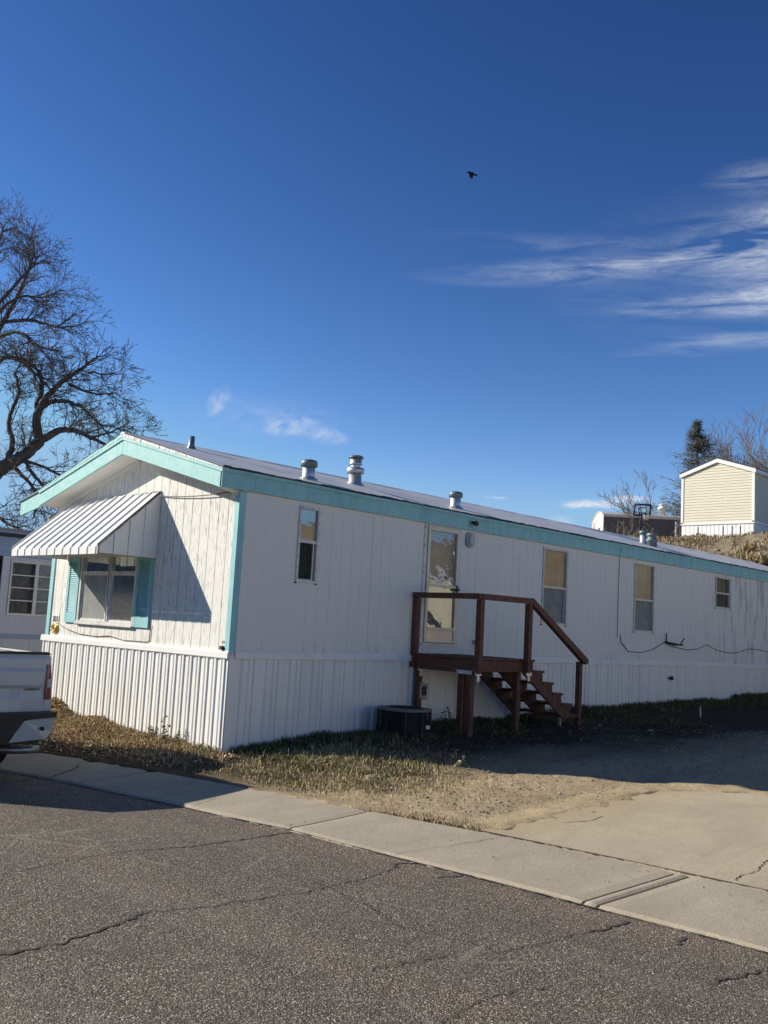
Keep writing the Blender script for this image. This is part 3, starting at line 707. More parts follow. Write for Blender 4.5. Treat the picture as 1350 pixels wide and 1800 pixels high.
for k in range(180):       # lumpy line of old roof tar along the eave
    x0, x1 = -.34+k*.12, -.34+(k+1)*.12; h0 = .018+.012*random.random()
    b.hexa([(x0, -.068, 3.594), (x1, -.068, 3.594), (x1, -.02, 3.60), (x0, -.02, 3.60), (x0, -.066, 3.594+h0), (x1, -.066, 3.594+h0), (x1, -.02, 3.61+h0*.4), (x0, -.02, 3.61+h0*.4)])
b.build('tar_seal', 'tar', home)
# gable fascia, soffit
for y0, y1 in ((-.03, 2.437), (2.443, 4.905)):
    b = MB(); b.hexa([(-.335, y0, rake(y0)), (-.335, y1, rake(y1)), (-.298, y1, rake(y1)), (-.298, y0, rake(y0)), (-.335, y0, rake(y0)+.207), (-.335, y1, rake(y1)+.207), (-.298, y1, rake(y1)+.207), (-.298, y0, rake(y0)+.207)])
    b.build('fascia_board', 'teal_worn', home)
    b = MB()
    yy0, yy1 = (y0-.03, 2.44) if y0 < 1 else (2.44, y1+.01)
    b.hexa([(-.352, yy0, rake(yy0)+.205), (-.352, yy1, rake(yy1)+.205), (-.29, yy1, rake(yy1)+.205), (-.29, yy0, rake(yy0)+.205), (-.352, yy0, rake(yy0)+.247), (-.352, yy1, rake(yy1)+.247), (-.29, yy1, rake(yy1)+.247), (-.29, yy0, rake(yy0)+.247)])
    b.build('drip_edge', 'teal_worn', home)
    b = MB(); n = 30
    for k in range(n):
        a, c = yy0+(yy1-yy0)*k/n, yy0+(yy1-yy0)*(k+1)/n; o_ = .008*random.random()
        b.hexa([(-.358+o_, a, rake(a)+.249), (-.358+o_, c, rake(c)+.249), (-.25, c, rake(c)+.249), (-.25, a, rake(a)+.249), (-.356+o_, a, rooftop(a)+.004), (-.356+o_, c, rooftop(c)+.004), (-.25, c, rooftop(c)+.006), (-.25, a, rooftop(a)+.006)])
    b.build('roof_edging', 'peel' if y0 < 1 else 'teal_worn', home)
    b = MB(); b.quad((-.30, y0, rake(y0)+.012), (-.30, y1, rake(y1)+.012), (.0, y1, rake(y1)-.0), (.0, y0, rake(y0)-.0)); b.build('soffit_panel', 'soffit', home)
    b = MB(); b.hexa([(-.022, y0+.05, rake(y0+.05)-.075), (-.022, y1-.03, rake(y1-.03)-.075), (-.004, y1-.03, rake(y1-.03)-.075), (-.004, y0+.05, rake(y0+.05)-.075), (-.022, y0+.05, rake(y0+.05)), (-.022, y1-.03, rake(y1-.03)), (-.004, y1-.03, rake(y1-.03)), (-.004, y0+.05, rake(y0+.05))])
    b.build('frieze_board', 'soffit', home)
b = MB(); b.poly([(-.298, -.04, Z_F+.01), (.09, -.04, Z_F-.02), (.09, .12, Z_F-.06), (-.298, .12, Z_F+.02)]); b.build('soffit_panel', 'soffit', home)
# roof sheets
xs = np.append(np.arange(-.36, HL, 1.22), HL+.12)
for a, c in zip(xs[:-1], xs[1:]):
    for side in (0, 1):
        b = MB(); ys_ = np.linspace(-.07, 2.44, 8) if side == 0 else np.linspace(2.44, 4.97, 8)
        xx = np.linspace(a, c, 5); P = {}
        for i, x in enumerate(xx):
            for j, y in enumerate(ys_):
                w = 0 if j in (0, 7) else 1
                P[i, j] = (x, y, rooftop(y)+.012+w*.030*float(vnoise(x, y, 1.3, 71)-.5)+(.012 if i == 4 else 0))
        for i in range(4):
            for j in range(7): b.quad(P[i, j], P[i+1, j], P[i+1, j+1], P[i, j+1], True)
        for j in range(7): p, q = P[4, j], P[4, j+1]; b.quad(p, q, (q[0]+.012, q[1], q[2]-.02), (p[0]+.012, p[1], p[2]-.02))
        b.build('roof_sheet', 'roof', home)
b = MB(); b.prism([(-.36, 2.36, rooftop(2.36)+.016), (-.36, 2.44, 4.31), (-.36, 2.52, rooftop(2.52)+.016)], (HL+.48, 0, 0)); b.build('ridge_cap', 'roof', home)
# far-side porch roof showing past the left end of the gable
b = MB(); b.hexa([(-.30, 4.93, 3.335), (-.30, 5.62, 3.215), (-.27, 5.62, 3.215), (-.27, 4.93, 3.335), (-.30, 4.93, 3.585), (-.30, 5.62, 3.44), (-.27, 5.62, 3.44), (-.27, 4.93, 3.585)])
b.build('porch_fascia', 'teal_worn', home)
b = MB(); b.hexa([(-.32, 4.93, 3.59), (-.32, 5.66, 3.44), (7, 5.66, 3.44), (7, 4.93, 3.59), (-.32, 4.93, 3.62), (-.32, 5.66, 3.465), (7, 5.66, 3.465), (7, 4.93, 3.62)]); b.build('porch_roof', 'cap', home)
b = MB(); b.hexa([(.02, 4.90, 3.14), (.02, 5.26, 3.10), (1.6, 5.26, 3.10), (1.6, 4.90, 3.14), (.02, 4.90, 3.30), (.02, 5.26, 3.20), (1.6, 5.26, 3.20), (1.6, 4.90, 3.30)]); b.build('porch_beam', 'wood_raw', home)

# windows
def window(Mf, w, up, lo, cu, cl_, name='window', blind=False):
    u0, u1, z0, z1, zs = w; fw = .034
    b = MB()
    b.mbox(Mf, u0, u1, z0, z0+fw, -.05, .02); b.mbox(Mf, u0, u1, z1-fw, z1, -.05, .02)
    b.mbox(Mf, u0, u0+fw, z0+fw, z1-fw, -.05, .022); b.mbox(Mf, u1-fw, u1, z0+fw, z1-fw, -.05, .022)
    b.mbox(Mf, u0-.008, u0, z0-.004, z1+.004, .0, .008); b.mbox(Mf, u1, u1+.008, z0-.004, z1+.004, .0, .008)
    win = b.build(name, 'wframe', home)
    b = MB()
    for k in range(7):
        for uu_ in (u0+.010, u1-.010): b.mbox(Mf, uu_-.005, uu_+.005, z0+.05+(z1-z0-.1)*k/6-.005, z0+.05+(z1-z0-.1)*k/6+.005, .022, .027)
    for k in range(4):
        uc = u0+.05+(u1-u0-.1)*k/3; b.mbox(Mf, uc-.005, uc+.005, z1-.012, z1-.002, .02, .026)
    for uu_ in (u0+.005, u1-.005): b.mbox(Mf, uu_-.012, uu_+.012, z0-.016, z0+.006, .004, .024)
    b.build('screw_heads', 'black', win, kind='stuff')
    b = MB(); b.mbox(Mf, u0+fw, u1-fw, zs-.02, zs+.02, -.04, .010); b.build('sash_rail', 'wframe', win)
    b = MB()
    for (a, c) in ((u0+fw, u0+fw+.016), (u1-fw-.05, u1-fw-.028), (u1-fw-.014, u1-fw)): b.mbox(Mf, a, c, z0+fw, zs-.02, -.035, -.004)
    b.mbox(Mf, u0+fw+.016, u1-fw-.05, z0+fw, z0+fw+.018, -.035, -.004)
    b.mbox(Mf, u1-fw-(u1-u0)*.24, u1-fw-(u1-u0)*.24+.016, zs+.02, z1-fw, -.035, -.020)
    b.build('sash_frame', 'wframe_grey', win)
    b = MB(); b.quad(Mf(u0+fw, zs+.02, -.012), Mf(u1-fw, zs+.02, -.012), Mf(u1-fw, z1-fw, -.012), Mf(u0+fw, z1-fw, -.012)); b.build('pane', up, win)
    b = MB(); b.quad(Mf(u0+fw, z0+fw, -.028), Mf(u1-fw, z0+fw, -.028), Mf(u1-fw, zs-.02, -.028), Mf(u0+fw, zs-.02, -.028)); b.build('pane', lo, win)
    for zz0, zz1, cm in ((zs, z1, cu), (z0, zs, cl_)):
        b = MB(); n = 24
        for k in range(n):
            a, c = u0-.05+(u1-u0+.1)*k/n, u0-.05+(u1-u0+.1)*(k+1)/n
            da, dc = -.10-.018*math.sin(k*1.7)-.010*math.sin(k*.6), -.10-.018*math.sin((k+1)*1.7)-.010*math.sin((k+1)*.6)
            if cm == 'blind': da = dc = -.09
            b.quad(Mf(a, zz0-.02, da), Mf(c, zz0-.02, dc), Mf(c, zz1+.05, dc), Mf(a, zz1+.05, da), True)
        if cm == 'blind':
            b = MB(); zz = zz0
            while zz < zz1+.03: b.quad(Mf(u0-.05, zz, -.075), Mf(u1+.05, zz, -.075), Mf(u1+.05, zz+.027, -.092), Mf(u0-.05, zz+.027, -.092)); zz += .025
        b.build('blind' if cm == 'blind' else 'curtain', cm, win)
    return win
window(ML, WIN['w1'], 'glass_film', 'glass_smoky', 'blind', 'dark_curtain')
window(ML, WIN['w2'], 'glass_film', 'glass_dusty', 'brown_tan', 'grey_curtain')
window(ML, WIN['w3'], 'glass_film', 'glass_dusty', 'blind', 'grey_curtain')
window(ML, WIN['w4'], 'glass_smoky', 'glass_smoky', 'brown_tan', 'dark_curtain')
# front window: two lights wide, transom over screened lower panes
u0, u1, z0, z1 = FRONT; zm = 2.285; um = 3.06; Mf = ME
b = MB(); fw = .045
b.mbox(Mf, u0, u1, z0, z0+.05, -.05, .03); b.mbox(Mf, u0, u1, z1-fw, z1, -.05, .02)
b.mbox(Mf, u0, u0+fw, z0+.05, z1-fw, -.05, .022); b.mbox(Mf, u1-fw, u1, z0+.05, z1-fw, -.05, .022)
win = b.build('window', 'wframe', home)
b = MB(); b.mbox(Mf, um-.04, um+.04, z0+.05, z1-fw, -.045, .016); b.build('mullion', 'wframe', win)
b = MB(); b.mbox(Mf, um-.006, um+.006, z0-.02, z1-fw, .016, .020); b.build('mullion_gap', 'seam', win)
for a, c, lo in ((u0+fw, um-.04, 'glass_smoky'), (um+.04, u1-fw, 'glass_dusty')):
    b = MB(); b.mbox(Mf, a, c, zm-.016, zm+.016, -.04, .008); b.build('sash_rail', 'wframe', win)
    b = MB(); b.mbox(Mf, a, a+.03, z0+.05, zm-.016, -.03, .0); b.mbox(Mf, c-.03, c, z0+.05, zm-.016, -.03, .0); b.mbox(Mf, a+.03, c-.03, zm-.046, zm-.016, -.03, .0); b.mbox(Mf, a+.03, c-.03, z0+.05, z0+.08, -.03, .0); b.build('sash_frame', 'wframe', win)
    b = MB(); b.quad(Mf(a+.03, z0+.08, -.015), Mf(c-.03, z0+.08, -.015), Mf(c-.03, zm-.046, -.015), Mf(a+.03, zm-.046, -.015)); b.build('pane', lo, win)
    b = MB(); b.quad(Mf(a, zm+.016, -.02), Mf(c, zm+.016, -.02), Mf(c, z1-fw, -.02), Mf(a, z1-fw, -.02)); b.build('pane', 'glass', win)
    b = MB()
    for k in range(30):
        a_, c_ = a+(c-a)*k/30, a+(c-a)*(k+1)/30; f_ = lambda k: -.16-.02*math.sin(k*1.3)
        b.quad(Mf(a_, z0-.02, f_(k)), Mf(c_, z0-.02, f_(k+1)), Mf(c_, z1, f_(k+1)), Mf(a_, z1, f_(k)), True)
    b.build('curtain', 'dark_curtain' , win)
b = MB(); b.mbox(Mf, u0-.01, u1+.01, z0-.012, z0+.012, .0, .05); b.build('sill', 'wframe', win)
# shutters with fixed louvres
for a, c in ((1.875, 2.275), (3.935, 4.30)):
    b = MB(); zl, zh = 1.50, 2.52
    b.mbox(Mf, a, a+.06, zl, zh, .002, .032); b.mbox(Mf, c-.06, c, zl, zh, .002, .032)
    b.mbox(Mf, a+.06, c-.06, zl, zl+.16, .002, .030); b.mbox(Mf, a+.06, c-.06, zh-.07, zh, .002, .030)
    zz = zl+.165
    while zz < zh-.09:
        b.hexa([Mf(a+.06, zz, .022), Mf(c-.06, zz, .022), Mf(c-.06, zz+.004, .028), Mf(a+.06, zz+.004, .028), Mf(a+.06, zz+.024, .004), Mf(c-.06, zz+.024, .004), Mf(c-.06, zz+.028, .010), Mf(a+.06, zz+.028, .010)]); zz += .031
    b.mbox(Mf, a+.06, c-.06, zl+.16, zh-.07, .001, .004)
    b.build('shutter', 'teal', home)
# awning: interlocked pans, drop valance, closed right cheek
awn = MB(); AY0, AY1, AP, AZT, AZO = 1.85, 4.42, .90, 3.43, 2.59
def apt(y, t, h=0):   # t 0 at the wall, 1 at the lip; h normal offset
    n = Vector((-(AZT-AZO), 0, AP)).normalized()
    zt = AZT - .055*max(0, (y-2.6)/1.85)**2
    p = Vector((-AP*t-.01, y, zt+(AZO-zt)*t)); return p+n*h
awn.tube([(-.012, AY0-.01, AZT+.01), (-.012, AY1+.05, AZT-.03)], .012, 6); awnp = awn.build('awning', 'awning', home)
npan = 11; pw = (AY1-AY0)/npan
for k in range(npan):
    a, c = AY0+k*pw, AY0+(k+1)*pw; b = MB(); prof = [(a+.004, .022), (a+.030, .022), (a+.034, 0), (c-.008, 0), (c-.004, .022), (c+.004, .022)]
    P = [[apt(y, t, h) for t in (-.0, 1.0)] for y, h in prof]
    for i in range(len(P)-1):
        b.cur = 1 if i in (1,) else 0
        b.quad(P[i][0], P[i+1][0], P[i+1][1], P[i][1])
    b.cur = 0
    for i in range(len(P)-1):    # thickness seen at the lip
        p, q = P[i][1], P[i+1][1]; b.quad(p, q, q-Vector((0, 0, .02)), p-Vector((0, 0, .02)))
    b.build('awning_pan', ['awning', 'awn_line'], awnp)
    b = MB(); xv = -AP-.014      # valance tab under each pan
    y0_, y1_ = a+.045, c-.004
    b.box(xv-.012, xv+.004, y0_, y1_, AZO-.125, AZO-.022); b.cur = 1
    b.box(xv-.004, xv+.006, a-.004, a+.045, AZO-.125, AZO-.010)
    b.build('valance_tab', ['awning', 'awn_line'], awnp)
for ye, sgn, ZT in ((AY0, -1, AZT), (AY1-.004, 1, AZT-.040)):      # cheeks in four strips with raised seams
    for k in range(4):
        t0, t1 = k/4, (k+1)/4; b = MB()
        za, zc = ZT+(AZO-ZT)*t0, ZT+(AZO-ZT)*t1
        x0, x1 = -AP*t0-.005, -AP*t1
        b.prism([(x0, ye, 2.485), (x1+.006, ye, 2.485), (x1+.006, ye, zc-.01+.022*(sgn > 0)), (x0, ye, za-.01+.022*(sgn > 0))], (0, sgn*.012, 0))
        if k: b.prism([(x0-.010, ye, 2.483), (x0+.004, ye, 2.483), (x0+.004, ye, za), (x0-.010, ye, za-.008)], (0, sgn*.030, 0))
        b.build('cheek_strip', 'awning', awnp)
b = MB(); b.quad((-.012, AY0, 2.487), (-AP, AY0, 2.487), (-AP, AY0+.02, 2.49), (-.012, AY0+.02, 2.49)); b.build('cheek_hem', 'awn_line', awnp)
# storm door
u0, u1, z0, z1 = DOOR; Mf = ML
b = MB(); b.mbox(Mf, u0, u0+.042, z0, z1, -.06, .012); b.mbox(Mf, u1-.028, u1, z0+.02, z1-.0, -.06, .012); b.mbox(Mf, u0+.042, u1-.028, z1-.03, z1, -.06, .012); b.mbox(Mf, u0-.01, u1+.01, z0-.012, z0+.022, -.06, .04)
door = b.build('storm_door', 'wframe', home)
b = MB(); a, c = u0+.05, u1-.03; st = .062
b.mbox(Mf, a, a+st, z0+.03, z1-.035, -.03, .030); b.mbox(Mf, c-st, c, z0+.03, z1-.035, -.03, .030)
b.mbox(Mf, a+st, c-st, z1-.105, z1-.035, -.03, .028); b.mbox(Mf, a+st, c-st, 2.37, 2.405, -.03, .026); b.mbox(Mf, a+st, c-st, 1.69, 1.735, -.03, .034); b.mbox(Mf, a+st, c-st, z0+.03, z0+.06, -.03, .028)
b.build('door_frame', 'doorframe', door, bevel=.003)
b = MB(); b.mbox(Mf, a+st, c-st, z0+.06, 1.69, -.02, .012); b.build('kick_panel', 'kick', door)
for zz0, zz1 in ((2.405, z1-.105), (1.735, 2.37)):
    b = MB(); b.quad(Mf(a+st, zz0, .0), Mf(c-st, zz0, .0), Mf(c-st, zz1, .0), Mf(a+st, zz1, .0)); b.build('pane', 'glass_door', door)
b = MB(); b.mbox(Mf, a, c, z0+.05, z1-.05, -.12, -.10); b.build('inner_door', 'pale_curtain', door)
b = MB(); b.mbox(Mf, c-.075, c-.005, 2.33, 2.365, .03, .075); b.mbox(Mf, c-.045, c-.02, 2.24, 2.42, .03, .045); b.build('handle', 'black', door)
b = MB(); b.mbox(Mf, u0-.03, u0-.004, 1.40, 3.34, .0, .016); b.build('door_casing', 'wframe', home)
b = MB()
for k in range(14): b.mbox(Mf, u0-.028, u0-.014, 1.45+k*.14, 1.462+k*.14, .016, .022)
b.build('screw_heads', 'black', home, kind='stuff')
# porch light (oval bulkhead), eave spotlight, gutter bits
b = MB(); pr_ = []
for k in range(20):
    th = 2*math.pi*k/20; cx_, cz_ = math.cos(th), math.sin(th)
    pr_.append((4.70+.10*math.copysign(abs(cx_)**.7, cx_), 3.185+.125*math.copysign(abs(cz_)**.7, cz_)))
b.prism([ML(p[0], p[1], 0) for p in pr_], (0, -.05, 0)); pl = b.build('porch_light', 'grey_plastic', home)
b = MB(); b.prism([ML(4.70+(p[0]-4.70)*.62, 3.185+(p[1]-3.185)*.72, .045) for p in pr_], (0, -.035, 0)); b.build('lens', 'lens', pl)
b = MB(); b.lathe((4.70, -.05, 3.475), [(.02, 0), (.03, .03), (.03, .05), (.045, .09), (.045, .10)], 12, (0, -1, -.25)); b.lathe((4.78, -.05, 3.46), [(.012, 0), (.02, .06)], 8, (.6, -1, -.2)); b.build('spotlight', 'black', home)
# roof fittings
def rz_(y): return rooftop(y)+.012
def vent(x, y, r_, h, capr, caph, name='roof_vent'):
    b = MB(); z = rz_(y); b.lathe((x, y, z-.12), [(r_*1.5, .0), (r_*1.5, .125), (r_*1.02, .14), (r_, .16), (r_, .12+h)], 22); o = b.build(name, 'galv', home)
    b = MB(); b.lathe((x, y, z+h-caph*.35), [(capr*.8, 0), (capr, .005), (capr, caph*.6), (capr*.93, caph*.85), (capr*.6, caph)], 22); b.build('cap', 'cap', o)
vent(1.66, .60, .093, .215, .126, .105)
vent(5.10, .66, .090, .215, .122, .10)
vent(12.45, 1.12, .09, .24, .115, .09)
b = MB(); z = rz_(1.30)
b.lathe((3.28, 1.30, z-.15), [(.15, 0), (.15, .16), (.105, .19), (.105, .36)], 24); fl = b.build('flue', 'galv', home)
b = MB(); b.lathe((3.28, 1.30, z+.19), [(.10, 0), (.142, .0), (.142, .085), (.10, .09)], 24); b.build('flue_collar', 'galv', fl)
b = MB(); b.lathe((3.28, 1.30, z+.27), [(.06, 0), (.08, .04), (.06, .07), (.06, .09)], 20); b.build('flue_neck', 'galv', fl)
b = MB(); b.lathe((3.28, 1.30, z+.335), [(.105, 0), (.105, .02), (.095, .03), (.095, .11)], 24); b.build('flue_drum', 'galv', fl)
b = MB(); b.lathe((3.28, 1.30, z+.44), [(.126, 0), (.126, .018), (.10, .04), (.03, .05)], 24); b.build('cap', 'cap', fl)
b = MB(); z = rz_(.8); b.lathe((12.25, .80, z-.15), [(.11, 0), (.11, .25), (.13, .26), (.13, .31), (.10, .32), (.10, .37), (.125, .38), (.125, .43), (.08, .45)], 20); b.build('roof_vent', 'cap', home)
b = MB(); z = rz_(1.85); b.lathe((.44, 1.85, z-.05), [(.085, 0), (.07, .06), (.045, .11), (.042, .24)], 14); b.build('vent_pipe', 'cap', home)
# house number and outlet on the end wall
b = MB(); b.mbox(ME, 4.50, 4.72, 1.47, 1.60, .0, .010); num = b.build('number_plate', 'plate_white', home)
def text_mesh(txt, size, loc, rot, mat, name, parent, depth=.004):
    cu = bpy.data.curves.new(name, 'FONT'); cu.body = txt; cu.size = size; cu.extrude = depth; cu.align_x = 'CENTER'; cu.align_y = 'CENTER'
    tmp = bpy.data.objects.new('tmp', cu); COL.objects.link(tmp); bpy.context.view_layer.update()
    me = bpy.data.meshes.new_from_object(tmp.evaluated_get(bpy.context.evaluated_depsgraph_get())); bpy.data.objects.remove(tmp)
    Rm = Matrix.Translation(loc) @ rot; me.transform(Rm); me.materials.clear(); me.materials.append(M[mat])
    o = bpy.data.objects.new(name, me); COL.objects.link(o); o.parent = parent; return o
ROT_E = Matrix(((0, 0, -1, 0), (-1, 0, 0, 0), (0, 1, 0, 0), (0, 0, 0, 1)))     # text readable from -X
text_mesh('203', .125, (-.014, 4.61, 1.535), ROT_E, 'black', 'number_digits', num, .001)
b = MB(); b.mbox(ME, .095, .15, 1.295, 1.345, .0, .045); b.build('hose_tap', 'black', home)
b = MB(); b.mbox(ME, .10, .16, 1.38, 1.41, .0, .004); b.build('sticker', 'wood_raw', home)

# gold scroll ornament hung under the number
b = MB(); oc = Vector((-.014, 4.605, 1.385))
for ring in (.085, .05):
    b.tube([oc+Vector((0, ring*math.cos(t)*1.25, ring*math.sin(t)*.86)) for t in np.linspace(0, 2*math.pi, 22)], .010, 5)
for k in range(5):
    a0 = k*1.256
    b.tube([oc+Vector((-.006, (.02+.05*t)*math.cos(a0+t*2.4), (.02+.045*t)*math.sin(a0+t*2.4))) for t in np.linspace(0, 1.1, 8)], .009, 5)
tag(b.build('wall_ornament', 'gold', None, oc), 'round gold scroll ornament hung under the number 203 on the end wall', 'wall ornament')
# cables
def cable(pts, r_, mat='cable', n=6, sag=None):
    b = MB(); P = []
    for p, q in zip(pts[:-1], pts[1:]):
        for t in np.linspace(0, 1, 7)[:-1]:
            P.append(Vector(p).lerp(Vector(q), t)-Vector((0, 0, (sag or 0)*4*t*(1-t))))
    P.append(Vector(pts[-1])); b.tube(P, r_, n); return b
b = cable([(9.44, -.05, 3.50), (9.45, -.015, 3.3), (9.44, -.012, 1.74)], .006); o = b.build('wall_cable', 'cable', None, (9.44, 0, 1.74)); tag(o, 'thin dark cable running straight down the long wall between two windows', 'cable')
pts = [(9.56, 1.80), (9.58, 1.66), (9.88, 1.47), (10.4, 1.46), (10.88, 1.53), (11.37, 1.69), (11.79, 1.61), (12.4, 1.55), (12.9, 1.58), (13.37, 1.69), (13.9, 1.57), (14.61, 1.52), (15.1, 1.55), (15.56, 1.64), (16.23, 1.64), (16.82, 1.58), (17.4, 1.66), (18.5, 1.5), (20, 1.65)]
b = cable([(x, -.014, z) for x, z in pts], .008); o = b.build('wall_cable', 'cable', None, (9.56, 0, 1.5)); tag(o, 'thin dark cable drooping in loops along the lower long wall past the bracket', 'cable')
pts = [(4.47, 1.46), (4.2, 1.39), (3.8, 1.335), (3.3, 1.32), (2.9, 1.345), (2.5, 1.30), (2.2, 1.305), (1.90, 1.305), (1.83, 1.33), (1.82, 1.55)]
b = cable([(-.012, y, z) for y, z in pts], .006); o = b.build('wall_cable', 'cable', None, (0, 3, 1.3)); tag(o, 'thin grey cable sagging across the end wall beneath the shuttered window', 'cable')
b = cable([(-.02, 1.80, 3.37), (-.05, .15, 3.33)], .007, sag=.03); o = b.build('wall_cable', 'cable', None, (0, 1, 3.3)); tag(o, 'short dark cable strung from the awning top to the near eave', 'cable')
# wall bracket (old aerial mount)
t = thing('antenna_mount', (11.6, 0, 1.68), 'small black two pronged aerial mount on the long wall among loops of cable', 'antenna mount')
b = MB(); b.tube([(11.40, -.02, 1.70), (11.62, -.14, 1.66), (11.82, -.16, 1.655)], .022, 6); b.box(11.56, 11.86, -.20, -.10, 1.635, 1.67); b.build('arm', 'black', t, t.location)
b = MB(); b.tube([(11.40, -.04, 1.69), (11.39, -.05, 1.88)], .014, 6); b.build('prong', 'black', t, t.location)
b = MB(); b.tube([(11.80, -.16, 1.66), (11.93, -.18, 1.80)], .014, 6); b.build('prong', 'black', t, t.location)
b = MB(); b.tube([(11.60, -.01, .94), (11.60, -.08, .94)], .025, 8); b.box(11.66, 11.74, -.05, -.01, .90, .98); o = b.build('hose_tap', 'black', None, (11.65, 0, .94)); tag(o, 'small dark tap fitting on the white skirting below the aerial mount', 'tap')

# ------------------------------------------------------------------ deck and stairs
DX0, DX1, DY, DZ = 3.45, 4.72, -1.20, 1.33
deck = thing('wooden_deck', (4.1, -.6, .22), 'red brown wooden entry deck with railings and open stairs at the storm door', 'deck')
dl = deck.location
def dpart(name, fn, mat='wood_deck', bevel=.004, parent=deck):
    b = MB(); fn(b); return b.build(name, mat, parent, dl, bevel=bevel)
for k in range(9):
    x0 = DX0+.01+k*.1405; dpart('deck_board', lambda b: b.box(x0, x0+.134, DY-.015, -.05, DZ-.038-.003*(k % 2), DZ-.003*(k % 3)))
dpart('rim_joist', lambda b: b.box(DX0, DX0+.04, DY+.04, -.05, 1.10, DZ-.045))
dpart('rim_joist', lambda b: b.box(DX0+.0, DX1, DY-.005, DY+.035, 1.125, DZ-.045))
dpart('rim_joist', lambda b: b.box(DX1-.04, DX1, DY+.04, -.05, 1.12, DZ-.045))
for xx in (3.85, 4.27): dpart('joist', lambda b: b.box(xx, xx+.04, DY+.04, -.05, 1.14, DZ-.045))
for (px, py) in ((DX0+.06, -.10), (DX0+.06, DY+.09), (DX1-.09, -.10), (DX1-.09, DY+.09)):
    zg = float(gz(px, py))
    dpart('post', lambda b: b.box(px-.045, px+.045, py-.045, py+.045, zg-.1, 1.12))
dpart('post', lambda b: b.box(DX0+.135, DX0+.175, DY+.3, DY+.39, .15, 1.12))
rp = [(DX0-.045, -.045, 1.12), (DX0-.0, DY-.05, 1.10), (DX1-.07, DY-.05, 1.12)]
for (px, py, zb_) in rp:
    dpart('rail_post', lambda b: b.box(px-.0, px+.09, py-.045, py+.045, zb_, 2.165))
dpart('rail', lambda b: b.box(DX0-.06, DX0+.03, DY-.10, -.0, 2.168, 2.25))
dpart('rail', lambda b: b.box(DX0+.033, DX1+.03, DY-.11, DY-.02, 2.168, 2.252))
dpart('stair_rail', lambda b: b.prism([(DX1+.0, DY-.115, 2.258), (DX1-.02, DY-.115, 2.165), (6.25, DY-.115, 1.265), (6.33, DY-.115, 1.285), (6.33, DY-.115, 1.345)], (0, .085, 0)))
dpart('rail_post', lambda b: b.box(6.20, 6.285, DY-.03, DY+.05, float(gz(6.25, -1.2))-.1, 1.30))
TR = [(4.70, 4.93, 1.32), (4.93, 5.20, 1.15), (5.20, 5.47, .97), (5.47, 5.74, .80), (5.74, 6.00, .63), (6.00, 6.20, .455)]
def stringer(y):
    P = [(4.70, 1.28)]
    for x0, x1, z in TR: P += [(x0, z-.04), (x1-.012, z-.04)]
    P += [(6.19, .40), (5.78, .40), (4.70, 1.10)]
    P = [p for i, p in enumerate(P) if i == 0 or (abs(p[0]-P[i-1][0])+abs(p[1]-P[i-1][1])) > 1e-4]
    return P
for y in (DY+.0, -.72, -.22):
    dpart('stringer', lambda b: b.prism([(x, y, z) for x, z in stringer(y)], (0, .04, 0)), bevel=0)
for x0, x1, z in TR:
    dpart('tread', lambda b: b.box(x0-.012, x1+.012, DY-.02, -.17, z-.038, z))
for (x0, x1, y0, y1) in ((3.47, 3.70, DY-.012, DY-.009),):
    pass
for px, py in ((DX0+.0, DY), (DX1-.03, DY), (DX0, -.1)):
    b = MB(); b.box(px-.01, px+.13, py-.052, py-.046, 1.075, 1.135); b.box(px+.03, px+.09, py-.052, py-.046, .99, 1.075); b.build('bracket', 'steel', deck, dl)
b = MB(); b.box(DX0-.008, DX0-.003, DY+.02, DY+.30, 1.085, 1.14); b.build('bracket', 'steel', deck, dl)
for (px, py) in ((5.78, -1.15), (5.82, -.3)):
    b = MB(); b.box(px-.02, px+.02, py-.02, py+.02, .2, .41); b.build('stake', 'wood_raw', deck, dl)
# electrical disconnect on the skirting by the deck post
t = thing('electrical_box', (3.60, -.02, .75), 'small grey electrical disconnect box tilted against the skirting under the deck', 'electrical box')
b = MB(); b.hexa([(3.50, -.16, .66), (3.66, -.16, .63), (3.66, -.01, .63), (3.50, -.01, .66), (3.51, -.16, .90), (3.67, -.16, .87), (3.67, -.01, .90), (3.51, -.01, .93)]); b.build('case', 'grey_plastic', t, t.location, bevel=.008)
b = MB(); b.box(3.54, 3.63, -.172, -.161, .70, .84); b.build('cover', 'black', t, t.location)
b = MB(); b.tube([(3.58, -.08, .64), (3.55, -.10, .45), (3.40, -.16, .36), (3.2, -.3, .40)], .018, 8); b.build('conduit', 'cable', t, t.location)
# hose / wire twist beside the door
b = cable([(4.95, -.02, 1.52), (5.02, -.06, 1.42), (5.0, -.05, 1.36)], .008); b.tube([(4.97, -.02, 1.50), (5.03, -.05, 1.53), (5.06, -.03, 1.46), (5.04, -.03, 1.38)], .006, 5); b.box(4.90, 4.99, -.05, -.005, 1.50, 1.56)
tag(b.build('wire_coil', 'grey_plastic', None, (5, 0, 1.45)), 'small grey wire coil and box on the wall right of the storm door', 'wire coil')

